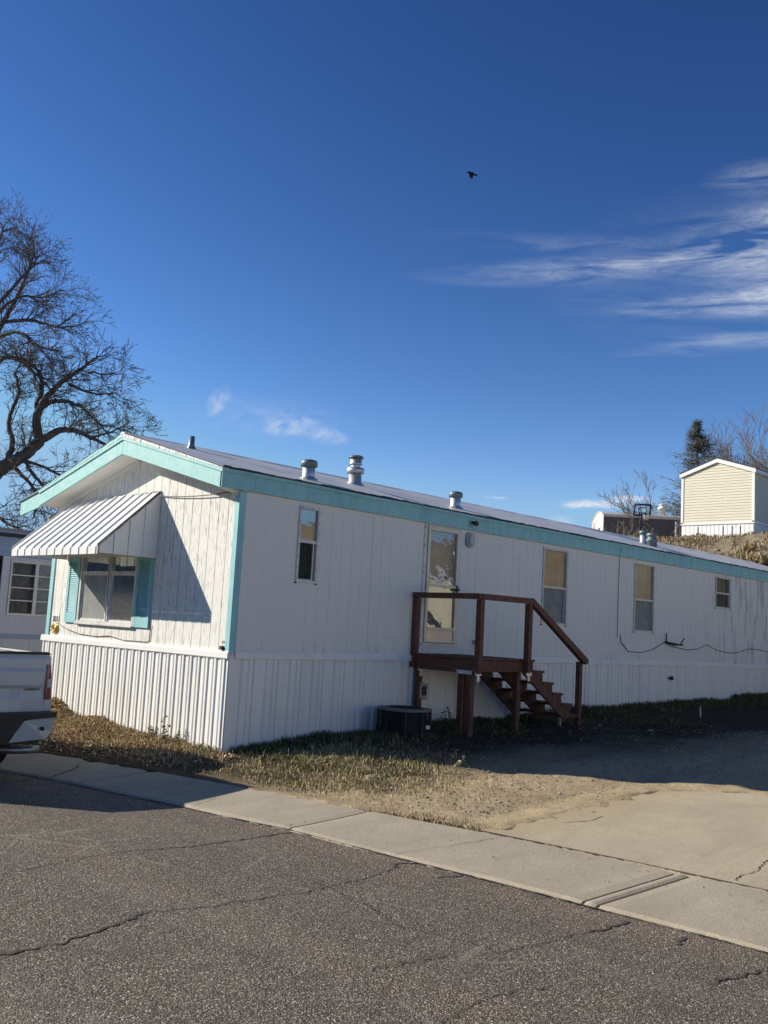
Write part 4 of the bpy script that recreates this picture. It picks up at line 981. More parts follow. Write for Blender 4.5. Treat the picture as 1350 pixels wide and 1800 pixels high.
# ------------------------------------------------------------------ air conditioner
ax, ay = 2.80, -.50; zg = .17
ac = thing('air_conditioner', (ax, ay, zg), 'squat dark air conditioner with beige top rim beside the deck', 'air conditioner')
def octo(r_, cut, z):      # rounded square ring, 32 points
    P = []
    for k in range(32):
        th = 2*math.pi*k/32; c_, s_ = math.cos(th), math.sin(th); P.append((ax+r_*math.copysign(abs(c_)**.72, c_), ay+r_*math.copysign(abs(s_)**.72, s_), z))
    return P
def ring(b, A, B):
    for i in range(len(A)): j = (i+1) % len(A); b.quad(A[i], A[j], B[j], B[i])
b = MB(); b.poly(octo(.30, .10, .53)); ring(b, octo(.30, .10, .15), octo(.30, .10, .54)); b.build('coil', 'black', ac, ac.location)
b = MB()
for k in range(15):
    z = .19+k*.024; A, B, C = octo(.335, .12, z), octo(.345, .12, z-.012), octo(.325, .12, z-.012); ring(b, A, B); ring(b, B, C)
b.build('louvre_grille', 'ac', ac, ac.location)
for p in octo(.338, .12, 0)[::4]:
    b = MB(); b.box(p[0]-.014, p[0]+.014, p[1]-.014, p[1]+.014, .12, .55); b.build('corner_strip', 'ac', ac, ac.location)
b = MB(); ring(b, octo(.345, .12, .12), octo(.345, .12, .17)); b.build('base_pan', 'ac', ac, ac.location)
b = MB(); ring(b, octo(.355, .125, .535), octo(.355, .125, .565)); A = octo(.355, .125, .565)
C2 = [(ax+.27*math.cos(2*math.pi*k/32), ay+.27*math.sin(2*math.pi*k/32), .575) for k in range(32)]; A2 = A
ring(b, A2, C2); ring(b, C2, [(p[0], p[1], .50) for p in C2]); b.build('top_rim', 'ac_top', ac, ac.location)
b = MB()
for r_ in (.06, .11, .16, .21, .255): b.tube([(ax+r_*math.cos(t), ay+r_*math.sin(t), .575) for t in np.linspace(0, 2*math.pi, 25)], .004, 4)
for k in range(8): b.tube([(ax+.05*math.cos(k*.785), ay+.05*math.sin(k*.785), .578), (ax+.27*math.cos(k*.785), ay+.27*math.sin(k*.785), .578)], .004, 4)
b.build('fan_guard', 'ac', ac, ac.location)
b = MB(); b.lathe((ax, ay, .50), [(.05, 0), (.05, .03)], 12)
for k in range(3):
    th = k*2.094; c_, s_ = math.cos(th), math.sin(th); b.hexa([(ax+.04*c_-.03*s_, ay+.04*s_+.03*c_, .505), (ax+.25*c_-.07*s_, ay+.25*s_+.07*c_, .50), (ax+.25*c_+.07*s_, ay+.25*s_-.07*c_, .53), (ax+.04*c_+.03*s_, ay+.04*s_-.03*c_, .52), (ax+.04*c_-.03*s_, ay+.04*s_+.03*c_, .508), (ax+.25*c_-.07*s_, ay+.25*s_+.07*c_, .503), (ax+.25*c_+.07*s_, ay+.25*s_-.07*c_, .533), (ax+.04*c_+.03*s_, ay+.04*s_-.03*c_, .523)])
b.build('fan', 'black', ac, ac.location)
b = MB(); b.box(ax+.08, ax+.16, ay-.352, ay-.345, .30, .35); b.build('label_plate', 'white_label', ac, ac.location)

# ------------------------------------------------------------------ pickup truck (tail end in view)
TX, TY, TZ = -3.25, .13, -.15       # rear centre on the road
truck = thing('pickup_truck', (TX, TY, TZ), 'white pickup truck parked at the kerb with its tailgate toward the camera', 'pickup truck')
tl = (TX, TY, TZ)
def T(x, y, z): return (TX+x, TY+y, TZ+z)
def tp(name, fn, mat, parent=truck, bevel=0):
    b = MB(); fn(b); return b.build(name, mat, parent, tl, bevel=bevel)
HWT = .96
# bed sides: section in x-z swept along y
def bedside(sg):
    def fn(b):
        sec = [(.985, .56), (1.0, .75), (.995, .92), (.975, 1.10), (.945, 1.32), (.925, 1.345), (.86, 1.345), (.86, .60)]
        ys_ = [0.02, .25, .55, .75, .95, 1.15, 1.35, 1.55, 1.75, 1.95]
        for y0, y1 in zip(ys_[:-1], ys_[1:]):
            def arch(y): dy = y-1.17; return .60+max(0, (.46**2-dy*dy))**.5*.85 if abs(dy) < .46 else .56
            S0 = [(x, max(z, arch(y0))) for x, z in sec]; S1 = [(x, max(z, arch(y1))) for x, z in sec]
            for k in range(len(sec)-1):
                b.quad(T(sg*S0[k][0], y0, S0[k][1]), T(sg*S0[k+1][0], y0, S0[k+1][1]), T(sg*S1[k+1][0], y1, S1[k+1][1]), T(sg*S1[k][0], y1, S1[k][1]), True)
        b.poly([T(sg*x, .02, z) for x, z in sec])
    tp('bed_side', fn, 'truck_paint')
    tp('bed_rail', lambda b: b.hexa([T(sg*.85, .0, 1.343), T(sg*.935, .0, 1.343), T(sg*.935, 1.95, 1.343), T(sg*.85, 1.95, 1.343), T(sg*.86, .0, 1.362), T(sg*.925, .0, 1.362), T(sg*.925, 1.95, 1.362), T(sg*.86, 1.95, 1.362)]), 'black')
bedside(1); bedside(-1)
def gate(b):
    rows = [(.70, -.010), (.74, -.022), (.86, -.024), (.92, -.014), (.98, -.014), (1.02, -.026), (1.16, -.028), (1.20, -.016), (1.30, -.006), (1.345, .006)]
    cols = [-.90, -.86, -.62, -.50, -.30, 0, .30, .50, .62, .86, .90]
    def dep(x, z, dd): 
        e = abs(x)
        if e > .86: dd *= .3
        if .74 < z < 1.0 and e < .56: dd += .016
        return dd
    for (z0, d0), (z1, d1) in zip(rows[:-1], rows[1:]):
        for x0, x1 in zip(cols[:-1], cols[1:]):
            b.quad(T(x0, dep(x0, z0, d0), z0), T(x1, dep(x1, z0, d0), z0), T(x1, dep(x1, z1, d1), z1), T(x0, dep(x0, z1, d1), z1), True)
    b.quad(T(-.9, .006, 1.345), T(.9, .006, 1.345), T(.9, .06, 1.345), T(-.9, .06, 1.345)); b.quad(T(-.9, .06, .7), T(.9, .06, .7), T(.9, .06, 1.345), T(-.9, .06, 1.345))
tg = tp('tailgate', gate, 'truck_paint')
tp('gate_cap', lambda b: b.box(TX-.905, TX+.905, TY-.012, TY+.075, TZ+1.346, TZ+1.372), 'black', tg)
tp('gate_handle', lambda b: b.box(TX-.14, TX+.14, TY-.034, TY-.018, TZ+1.22, TZ+1.31), 'black', tg)
ROT_S = Matrix(((1, 0, 0, 0), (0, 0, 1, 0), (0, 1, 0, 0), (0, 0, 0, 1)))
ROT_B = Matrix(((1, 0, 0, 0), (0, 0, -1, 0), (0, 1, 0, 0), (0, 0, 0, 1)))      # readable from -Y
text_mesh('EcoBoost', .045, (.74, -.030, .975), ROT_B, 'black', 'badge', tg, .002)
for sg in (1, -1):
    lamp = tp('tail_light', lambda b: b.hexa([T(sg*.892, -.026, .86), T(sg*.985, .02, .86), T(sg*.99, .14, .86), T(sg*.892, .06, .86), T(sg*.896, -.020, 1.235), T(sg*.96, .02, 1.235), T(sg*.965, .14, 1.235), T(sg*.896, .06, 1.235)]), 'tail_red')
    tp('reversing_lens', lambda b: b.hexa([T(sg*.915, -.016, .99), T(sg*.984, .014, .99), T(sg*.984, .06, .99), T(sg*.915, .03, .99), T(sg*.917, -.012, 1.08), T(sg*.978, .014, 1.08), T(sg*.978, .06, 1.08), T(sg*.917, .03, 1.08)]), 'tail_clear', lamp)
    tp('reversing_lens', lambda b: b.hexa([T(sg*.905, -.014, .875), T(sg*.988, .026, .875), T(sg*.985, .06, .875), T(sg*.905, .03, .875), T(sg*.905, -.014, .90), T(sg*.986, .026, .90), T(sg*.984, .06, .90), T(sg*.905, .03, .90)]), 'tail_clear', lamp)
def bumper(b):
    b.prism([T(-.615, -.172, .672), T(.615, -.172, .672), T(.455, -.172, .42), T(-.455, -.172, .42)], (0, .14, 0))
bp_ = tp('rear_bumper', bumper, 'black')
for sg in (1, -1): tp('bumper_end', lambda b: b.prism([T(sg*.46, -.175, .43), T(sg*.62, -.175, .66), T(sg*1.0, -.10, .685), T(sg*.985, -.08, .52), T(sg*.90, -.12, .45)], (0, .16, 0)), 'truck_paint', bp_, bevel=.012)
tp('step_pad', lambda b: b.prism([T(-1.01, -.11, .735), T(-.62, -.20, .735), T(.62, -.20, .735), T(1.01, -.11, .735), T(1.01, .06, .735), T(-1.01, .06, .735)], (0, 0, -.062)), 'black', bp_)
for sg in (1, -1): tp('parking_sensor', lambda b: b.lathe(T(sg*.84, -.13, .565), [(.022, 0), (.022, .03), (.008, .034)], 12, (0, -1, 0)), 'black', bp_)
tp('rear_valance', lambda b: b.box(TX-.86, TX+.86, TY-.05, TY+.03, TZ+.40, TZ+.70), 'black')
tp('exhaust_pipe', lambda b: b.tube([T(.30, .9, .33), T(.45, .2, .33), T(.62, -.02, .335), T(.86, -.06, .335)], .042, 14), 'chrome')
tp('chassis', lambda b: b.box(TX-.55, TX+.55, TY+.05, TY+5.2, TZ+.42, TZ+.62), 'black')
tp('rear_axle', lambda b: b.tube([T(-.8, 1.17, .38), T(-.2, 1.17, .38), T(0, 1.17, .38), T(.2, 1.17, .38), T(.8, 1.17, .38)], [.06, .06, .15, .06, .06], 12), 'black')
for sg in (1, -1):
    for yw in (1.17, 4.85):
        def tyre(b):
            prof = [(.25, -.12), (.33, -.135), (.375, -.12), (.388, -.09), (.388, .09), (.375, .12), (.33, .135), (.25, .12)]
            b.lathe(T(sg*.84, yw, .385), prof, 36, (1, 0, 0))
            for k in range(36):
                th = k*math.pi/18
                for off_ in (-.075, -.025, .025, .075):
                    c_ = Vector(T(sg*.84+off_, yw+.392*math.cos(th+off_*2), .385+.392*math.sin(th+off_*2))); rd = Vector((0, math.cos(th), math.sin(th))); tn = Vector((0, -math.sin(th), math.cos(th)))
                    X_ = Vector((.018, 0, 0)); q = [c_-X_-tn*.022-rd*.01, c_+X_-tn*.022-rd*.01, c_+X_+tn*.022-rd*.01, c_-X_+tn*.022-rd*.01]
                    b.hexa(q+[p+rd*.016 for p in q])
        ty = tp('wheel', tyre, 'rubber')
        tp('rim', lambda b: b.lathe(T(sg*.88, yw, .385), [(.24, -.05), (.24, .09*sg if sg > 0 else -.09), (.10, .05), (.05, .06)], 24, (1, 0, 0)), 'chrome', ty)
def cab(b):
    sec = [(1.98, .55), (1.98, 1.38), (2.10, 1.90), (2.6, 1.97), (3.6, 1.96), (4.3, 1.42), (5.75, 1.28), (5.95, 1.05), (5.95, .5)]
    P0 = [T(-.93 if z > 1.4 else -.99, y, z) for y, z in sec]; P1 = [T(.93 if z > 1.4 else .99, y, z) for y, z in sec]
    b.poly(P0[::-1]); b.poly(P1)
    for k in range(len(sec)): j = (k+1) % len(sec); b.quad(P0[k], P0[j], P1[j], P1[k])
cb = tp('cab', cab, 'truck_paint', bevel=.03)
tp('rear_window', lambda b: b.hexa([T(-.75, 1.975, 1.42), T(.75, 1.975, 1.42), T(.75, 2.0, 1.42), T(-.75, 2.0, 1.42), T(-.70, 2.075, 1.85), T(.70, 2.075, 1.85), T(.70, 2.1, 1.85), T(-.70, 2.1, 1.85)]), 'auto_glass', cb)
for sg in (1, -1): tp('side_window', lambda b: b.prism([T(sg*.935, 2.2, 1.44), T(sg*.935, 4.1, 1.44), T(sg*.935, 3.55, 1.88), T(sg*.935, 2.3, 1.88)], (sg*.02, 0, 0)), 'auto_glass', cb)
tp('bed_floor', lambda b: b.box(TX-.86, TX+.86, TY+.06, TY+1.95, TZ+.78, TZ+.82), 'black')

# ------------------------------------------------------------------ neighbouring homes
# left: grey-white home in its own shade
NY = 11.0
nb = thing('mobile_home', (6, NY, 0), 'shaded grey white mobile home behind the pickup at the left edge', 'mobile home')
nl = nb.location
def npart(name, fn, mat, parent=nb): b = MB(); fn(b); return b.build(name, mat, parent, nl)
k = 0
for x in np.arange(.2, 18, .61):
    x1 = min(x+.604, 18)
    def f_(b):
        for q in range(3): b.box(x+q*.2013, min(x+(q+1)*.2013-.006, x1), NY, NY+.05, 1.09, 2.80)
        b.box(x, x1, NY+.008, NY+.05, 1.09, 2.80)
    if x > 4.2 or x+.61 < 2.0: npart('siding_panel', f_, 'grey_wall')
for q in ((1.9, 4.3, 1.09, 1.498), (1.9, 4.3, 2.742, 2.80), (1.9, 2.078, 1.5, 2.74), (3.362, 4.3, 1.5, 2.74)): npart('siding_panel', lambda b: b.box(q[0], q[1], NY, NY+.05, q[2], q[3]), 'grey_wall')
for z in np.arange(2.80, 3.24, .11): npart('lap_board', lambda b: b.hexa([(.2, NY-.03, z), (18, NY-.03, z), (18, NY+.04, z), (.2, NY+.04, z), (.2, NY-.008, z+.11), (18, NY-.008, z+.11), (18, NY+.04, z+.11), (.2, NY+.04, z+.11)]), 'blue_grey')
npart('eave_trim', lambda b: b.box(.1, 18.1, NY-.08, NY+.05, 3.235, 3.30), 'tar')
npart('roof', lambda b: b.hexa([(.1, NY-.06, 3.29), (18.1, NY-.06, 3.29), (18.1, NY+4.3, 3.29), (.1, NY+4.3, 3.29), (.1, NY, 3.33), (18.1, NY, 3.33), (18.1, NY+2, 3.6), (.1, NY+2, 3.6)]), 'tar')
npart('belt_rail', lambda b: b.box(.2, 18, NY-.035, NY+.05, .98, 1.09), 'blue_grey')
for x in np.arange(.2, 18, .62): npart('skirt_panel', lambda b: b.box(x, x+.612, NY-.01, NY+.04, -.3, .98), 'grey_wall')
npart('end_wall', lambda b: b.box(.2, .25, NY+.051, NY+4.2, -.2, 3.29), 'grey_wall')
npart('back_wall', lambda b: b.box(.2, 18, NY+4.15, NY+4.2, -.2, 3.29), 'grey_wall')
MN = lambda u, z, dd: (u, NY-dd, z)
b = MB()
b.mbox(MN, 2.08, 3.36, 1.50, 1.55, -.05, .03); b.mbox(MN, 2.08, 3.36, 2.69, 2.74, -.05, .03); b.mbox(MN, 2.08, 2.12, 1.55, 2.69, -.05, .03); b.mbox(MN, 3.32, 3.36, 1.55, 2.69, -.05, .03); b.mbox(MN, 2.66, 2.74, 1.55, 2.69, -.05, .03)
nw = b.build('window', 'wframe_grey', nb, nl)
for a, c in ((2.12, 2.66), (2.74, 3.32)):
    for q in range(4):
        z0_, z1_ = 1.55+q*.285, 1.55+(q+1)*.285
        b = MB(); b.quad(MN(a, z0_+.012, -.01-.01*(q % 2)), MN(c, z0_+.012, -.01), MN(c, z1_-.012, -.02), MN(a, z1_-.012, -.02)); b.build('pane', 'glass_smoky' if a < 2.5 else 'glass_dusty', nw, nl)
        b = MB(); b.mbox(MN, a, c, z1_-.014, z1_+.012, -.03, .012); b.build('glazing_bar', 'wframe_grey', nw, nl)
    b = MB()
    for k in range(16):
        p, q = a+(c-a)*k/16, a+(c-a)*(k+1)/16; g_ = lambda k: -.14-.03*math.sin(k*1.1+a)
        b.quad(MN(p, 1.5, g_(k)), MN(q, 1.5, g_(k+1)), MN(q, 2.74, g_(k+1)), MN(p, 2.74, g_(k)), True)
    b.build('curtain', 'grey_curtain', nw, nl)
# right on the hill: cream lap-sided home
HX = 34.0; HY0, HY1 = 7.66, 11.04
bg_ = thing('mobile_home', (HX, 9.4, 6.6), 'cream lap sided mobile home with white trim on the dry hill', 'mobile home')
bl = bg_.location
def bpart(name, fn, mat, parent=bg_): b = MB(); fn(b); return b.build(name, mat, parent, bl)
zs0, zsk, zev, zpk = 6.35, 7.20, 9.45, 10.02
def brk(y): return zpk - (zpk-zev)*abs(y-9.35)/1.69
z = zsk
while z < zpk-.02:
    def f_(b):
        ya, yc = HY0+.05, HY1-.05
        if z+.127 > brk(ya): # clip under the rakes
            w = (zpk-(z+.06))/(zpk-zev)*1.69; ya, yc = max(ya, 9.35-w), min(yc, 9.35+w)
        if yc-ya < .1: return
        b.hexa([(HX-.022, ya, z), (HX-.022, yc, z), (HX+.02, yc, z), (HX+.02, ya, z), (HX-.006, ya, z+.125), (HX-.006, yc, z+.125), (HX+.02, yc, z+.125), (HX+.02, ya, z+.125)])
    bpart('lap_board', f_, 'beige_vinyl'); z += .127
z = zsk
while z < zev-.02:
    bpart('lap_board', lambda b: b.hexa([(HX+.05, HY0-.022, z), (HX+16, HY0-.022, z), (HX+16, HY0+.02, z), (HX+.05, HY0+.02, z), (HX+.05, HY0-.006, z+.125), (HX+16, HY0-.006, z+.125), (HX+16, HY0+.02, z+.125), (HX+.05, HY0+.02, z+.125)]), 'beige_vinyl'); z += .127
for y in (HY0, HY1): bpart('corner_trim', lambda b: b.box(HX-.04, HX+.05, y-.055, y+.055, zsk, zev+.05), 'white_vinyl')
bpart('belt_rail', lambda b: b.box(HX-.04, HX+.04, HY0-.06, HY1+.06, zsk-.06, zsk+.05), 'white_vinyl')
bpart('belt_rail', lambda b: b.box(HX+.045, HX+16, HY0-.05, HY0+.03, zsk-.06, zsk+.05), 'white_vinyl')
for y0, y1 in ((HY0-.12, 9.35), (9.35, HY1+.12)):
    bpart('fascia_board', lambda b: b.hexa([(HX-.10, y0, brk(y0)-.02), (HX-.10, y1, brk(y1)-.02), (HX+.02, y1, brk(y1)-.02), (HX+.02, y0, brk(y0)-.02), (HX-.10, y0, brk(y0)+.17), (HX-.10, y1, brk(y1)+.17), (HX+.02, y1, brk(y1)+.17), (HX+.02, y0, brk(y0)+.17)]), 'white_vinyl')
    bpart('roof', lambda b: b.hexa([(HX-.12, y0, brk(y0)+.17), (HX-.12, y1, brk(y1)+.17), (HX+16, y1, brk(y1)+.17), (HX+16, y0, brk(y0)+.17), (HX-.12, y0, brk(y0)+.22), (HX-.12, y1, brk(y1)+.22), (HX+16, y1, brk(y1)+.22), (HX+16, y0, brk(y0)+.22)]), 'tar')
bpart('eave_trim', lambda b: b.box(HX+.03, HX+16, HY0-.14, HY0-.02, zev-.04, zev+.12), 'white_vinyl')
for k in range(17):
    y0 = HY0+k*.2; bpart('skirt_panel', lambda b: b.prism([(HX, y0, zs0-.6), (HX, y0+.12, zs0-.6), (HX+.008, y0+.13, zs0-.6), (HX+.008, y0+.197, zs0-.6), (HX+.05, y0+.197, zs0-.6), (HX+.05, y0, zs0-.6)], (0, 0, zsk-zs0+.54)), 'white_vinyl')
for k in range(24): x0 = HX+k*.66; bpart('skirt_panel', lambda b: b.box(x0+.05, x0+.69, HY0, HY0+.03, zs0-.6, zsk-.06), 'white_vinyl')
b = MB()
for k, y in enumerate((8.25, 8.62, 9.05, 10.25)):
    b.box(HX-.012, HX-.006, y, y+.03, 6.6, 7.05)
b.build('skirt_stains', 'brown_wall', bg_, bl, kind='stuff')
bpart('back_wall', lambda b: b.box(HX+.05, HX+16, HY1-.02, HY1, zs0-.6, zev), 'beige_vinyl')
# brown home further back with a lit rounded end
p0, p1 = Vector((44.84, 21.78, 0)), Vector((53.2, 13.23, 0))
ux = (p1-p0).normalized(); uy = Vector((-ux.y, ux.x, 0)); uy = uy if uy.dot(Vector((1, 1, 0))) > 0 else -uy
br = thing('mobile_home', (p0.x, p0.y, 6.3), 'distant dark brown mobile home with a pale rounded end behind the roof line', 'mobile home')
rl = br.location
def bp2(name, fn, mat, parent=br): b = MB(); fn(b); return b.build(name, mat, parent, rl)
def BP(a, c, z): q = p0+ux*a+uy*c; return (q.x, q.y, z)
Lb = (p1-p0).length
for k in range(int(Lb/1.2)): bp2('wall_panel', lambda b: b.hexa([BP(k*1.2, 0, 6), BP(k*1.2+1.19, 0, 6), BP(k*1.2+1.19, .05, 6), BP(k*1.2, .05, 6), BP(k*1.2, 0, 9.35), BP(k*1.2+1.19, 0, 9.35), BP(k*1.2+1.19, .05, 9.35), BP(k*1.2, .05, 9.35)]), 'brown_wall')
arc = [(c, 9.45+.32*math.sin(math.pi*(c/3.2)**.9)-.25*(c/3.2)**3) for c in np.linspace(0, 3.2, 12)]
bp2('end_wall', lambda b: b.prism([BP(-.04, 0, 6)]+[BP(-.04, c, z) for c, z in arc]+[BP(-.04, 3.2, 6)], tuple(ux*.04)), 'pink_wall')
for q in range(11):
    (c0, z0_), (c1, z1_) = arc[q], arc[q+1]
    bp2('roof_strip', lambda b: b.hexa([BP(-.08, c0, z0_), BP(Lb, c0, z0_+.1), BP(Lb, c1, z1_+.1), BP(-.08, c1, z1_), BP(-.08, c0, z0_+.05), BP(Lb, c0, z0_+.15), BP(Lb, c1, z1_+.15), BP(-.08, c1, z1_+.05)]), 'roof')
bp2('eave_trim', lambda b: b.hexa([BP(-.05, -.06, 9.33), BP(Lb, -.06, 9.41), BP(Lb, .0, 9.41), BP(-.05, .0, 9.33), BP(-.05, -.06, 9.47), BP(Lb, -.06, 9.55), BP(Lb, .0, 9.55), BP(-.05, .0, 9.47)]), 'pink_wall')
for c in (.9, 1.7): bp2('window', lambda b: b.hexa([BP(-.06, c, 7.9), BP(-.045, c, 7.9), BP(-.045, c+.4, 7.9), BP(-.06, c+.4, 7.9), BP(-.06, c, 8.7), BP(-.045, c, 8.7), BP(-.045, c+.4, 8.7), BP(-.06, c+.4, 8.7)]), 'auto_glass')
bp2('roof_vent', lambda b: b.lathe(BP(3.9, .8, 9.6), [(.2, 0), (.2, .45), (.3, .46), (.3, .6), (.2, .62), (.2, .75), (.3, .76), (.1, .85)], 12), 'white_vinyl')
for a in (4.15, 4.55): bp2('porch_post', lambda b: b.hexa([BP(a, -1.2, 6), BP(a+.1, -1.2, 6), BP(a+.1, -1.1, 6), BP(a, -1.1, 6), BP(a, -1.2, 9.1), BP(a+.1, -1.2, 9.1), BP(a+.1, -1.1, 9.1), BP(a, -1.1, 9.1)]), 'grey_wall')
# unseen home opposite: mirrored in the long wall's panes, lengthened to bounce fill onto it
OY = -13.6
op = thing('mobile_home', (11, OY, .3), 'unseen pale lap sided mobile home across the lot, mirrored in the window glass, lengthened to bounce fill light', 'mobile home'); opl = op.location
def opp(name, fn, mat, parent=op): b = MB(); fn(b); return b.build(name, mat, parent, opl)
owin = ((4.2, 5.6), (12.6, 14.0), (17.0, 18.2))
for k in range(14):
    z = 1.15+k*.165
    cutx = [2.0]+([e for w in owin for e in w] if 1.55 < z+.08 < 2.8 else [])+[21.5]
    for xa, xc in zip(cutx[::2], cutx[1::2]):
        opp('lap_board', lambda b: b.hexa([(xa, OY+.03, z), (xc, OY+.03, z), (xc, OY-.02, z), (xa, OY-.02, z), (xa, OY+.008, z+.163), (xc, OY+.008, z+.163), (xc, OY-.02, z+.163), (xa, OY-.02, z+.163)]), 'beige_vinyl')
opp('skirt_panel', lambda b: b.box(2.0, 21.5, OY-.03, OY+.0, -.2, 1.148), 'white_vinyl')
opp('wall', lambda b: b.box(2.0, 21.5, OY-4.6, OY-.03, -.2, 3.45), 'beige_vinyl')
opp('fascia_board', lambda b: b.box(1.8, 21.7, OY+.10, OY+.14, 3.40, 3.62), 'white_vinyl')
opp('roof', lambda b: b.prism([(1.8, OY+.14, 3.62), (1.8, OY-2.3, 4.25), (1.8, OY-4.8, 3.62), (1.8, OY-4.8, 3.5), (1.8, OY+.14, 3.5)], (19.9, 0, 0)), 'grey_wall')
for xa, xc in owin:
    ow = opp('window', lambda b: (b.box(xa, xc, OY-.02, OY+.04, 1.55, 1.62), b.box(xa, xc, OY-.02, OY+.04, 2.73, 2.80), b.box(xa, xa+.07, OY-.02, OY+.04, 1.62, 2.73), b.box(xc-.07, xc, OY-.02, OY+.04, 1.62, 2.73)), 'white_vinyl'); opp('pane', lambda b: b.box(xa+.07, xc-.07, OY-.01, OY+.01, 1.62, 2.73), 'auto_glass', ow)

# ------------------------------------------------------------------ basketball hoop on the hill
hc = Vector((37.5, 15.06, 0)); hr = Vector((.70, -.714, 0)); hf = Vector((-.714, -.70, 0))
hp = thing('basketball_hoop', (37.5, 15.06, 6.4), 'navy framed basketball hoop standing before the distant brown home', 'basketball hoop'); hl = hp.location
def HP(a, c, z): q = hc+hr*a+hf*c; return (q.x, q.y, z)
b = MB()
def bar(b, a0, z0, a1, z1, r_=.035, c=0): b.tube([HP(a0, c, z0), HP(a1, c, z1)], r_, 6)
for A in ((-.44, 8.22, -.40, 8.78), (.40, 8.25, .44, 8.80), (-.40, 8.78, .44, 8.80), (-.44, 8.22, .40, 8.25)): bar(b, *A, r_=.055)
b.build('backboard_frame', 'navy', hp, hl)
b = MB()
for A in ((-.2, 8.35, -.18, 8.62), (.2, 8.36, .2, 8.63), (-.18, 8.62, .2, 8.63), (-.2, 8.35, .2, 8.36), (-.2, 8.36, -.06, 8.22), (.2, 8.36, .05, 8.22)): bar(b, *A, r_=.025)
b.build('target_frame', 'navy', hp, hl)
b = MB(); b.tube([HP(0, -.35, 6.1), HP(0, -.30, 8.0), HP(0, -.02, 8.3)], .06, 8); b.build('pole', 'navy', hp, hl)
b = MB(); b.tube([HP(.17*math.cos(t)+.12, .30+.17*math.sin(t), 8.26) for t in np.linspace(0, 6.283, 17)], .02, 5); b.tube([HP(.0, .0, 8.26), HP(.12, .14, 8.26)], .03, 5); b.build('rim', 'black', hp, hl)
b = MB()
for k in range(8):
    t = k*.785; b.tube([HP(.17*math.cos(t)+.12, .30+.17*math.sin(t), 8.26), HP(.12+.09*math.cos(t+.5), .30+.09*math.sin(t+.5), 7.95)], .012, 4); b.tube([HP(.17*math.cos(t)+.12, .30+.17*math.sin(t), 8.26), HP(.12+.09*math.cos(t-.5), .30+.09*math.sin(t-.5), 7.95)], .012, 4)
b.build('net', 'net', hp, hl)

# ------------------------------------------------------------------ trees
def wander(rg, p, dr, L, n, curl, lift):
    P = [Vector(p)]; dd = Vector(dr).normalized()
    for k in range(n):
        dd = (dd+Vector((rg.gauss(0, curl), rg.gauss(0, curl), rg.gauss(0, curl)+lift))).normalized(); P.append(P[-1]+dd*L/n)
    return P
def side_dir(rg, t, ang):
    a = t.orthogonal().normalized(); b = t.cross(a); th = rg.uniform(0, 2*math.pi)
    return (t*math.cos(ang)+(a*math.cos(th)+b*math.sin(th))*math.sin(ang)).normalized()
def grow(rg, b, tw, p, dr, L, r_, lev, maxlev, spec):
    n = max(3, int(L/spec['seg'])); P = wander(rg, p, dr, L, n, spec['curl'], spec['lift'])
    R_ = [max(spec['rmin'], r_*(1-.75*k/n)) for k in range(n+1)]
    (tw if lev >= spec['twlev'] else b).tube(P, R_, 6 if lev < 2 else (4 if lev < spec['twlev'] else 3), cap=False)
    if lev < maxlev: sprout(rg, b, tw, P, R_, lev, maxlev, spec)
    elif spec.get('bud'):
        for k in range(1, n+1):
            for _ in range(2):
                q = P[k]; dd = side_dir(rg, (P[k]-P[k-1]).normalized(), .7); s_ = spec['bud']*rg.uniform(.6, 1.4)
                o_ = dd.orthogonal().normalized()*s_*.28; tw.poly([q-o_, q+dd*s_*.6+o_*1.2, q+dd*s_, q+o_*.4])
def sprout(rg, b, tw, P, R_, lev, maxlev, spec):
    n = len(P)-1; cnt = spec['kids'][lev]; tot = sum((P[k+1]-P[k]).length for k in range(n))
    for _ in range(max(2, int(cnt*tot))):
        f = rg.uniform(.12 if lev else .3, 1.0); k = min(n-1, int(f*n)); t = (P[k+1]-P[k]).normalized(); q = P[k].lerp(P[k+1], f*n-k)
        dd = side_dir(rg, t, rg.uniform(*spec['ang'])); dd.z += spec['up']; dd.normalize()
        L2 = spec['len'][lev+1]*rg.uniform(.5, 1.15)*(1-.35*f); grow(rg, b, tw, q, dd, L2, min(R_[k]*.55, spec['rad'][lev+1]), lev+1, maxlev, spec)
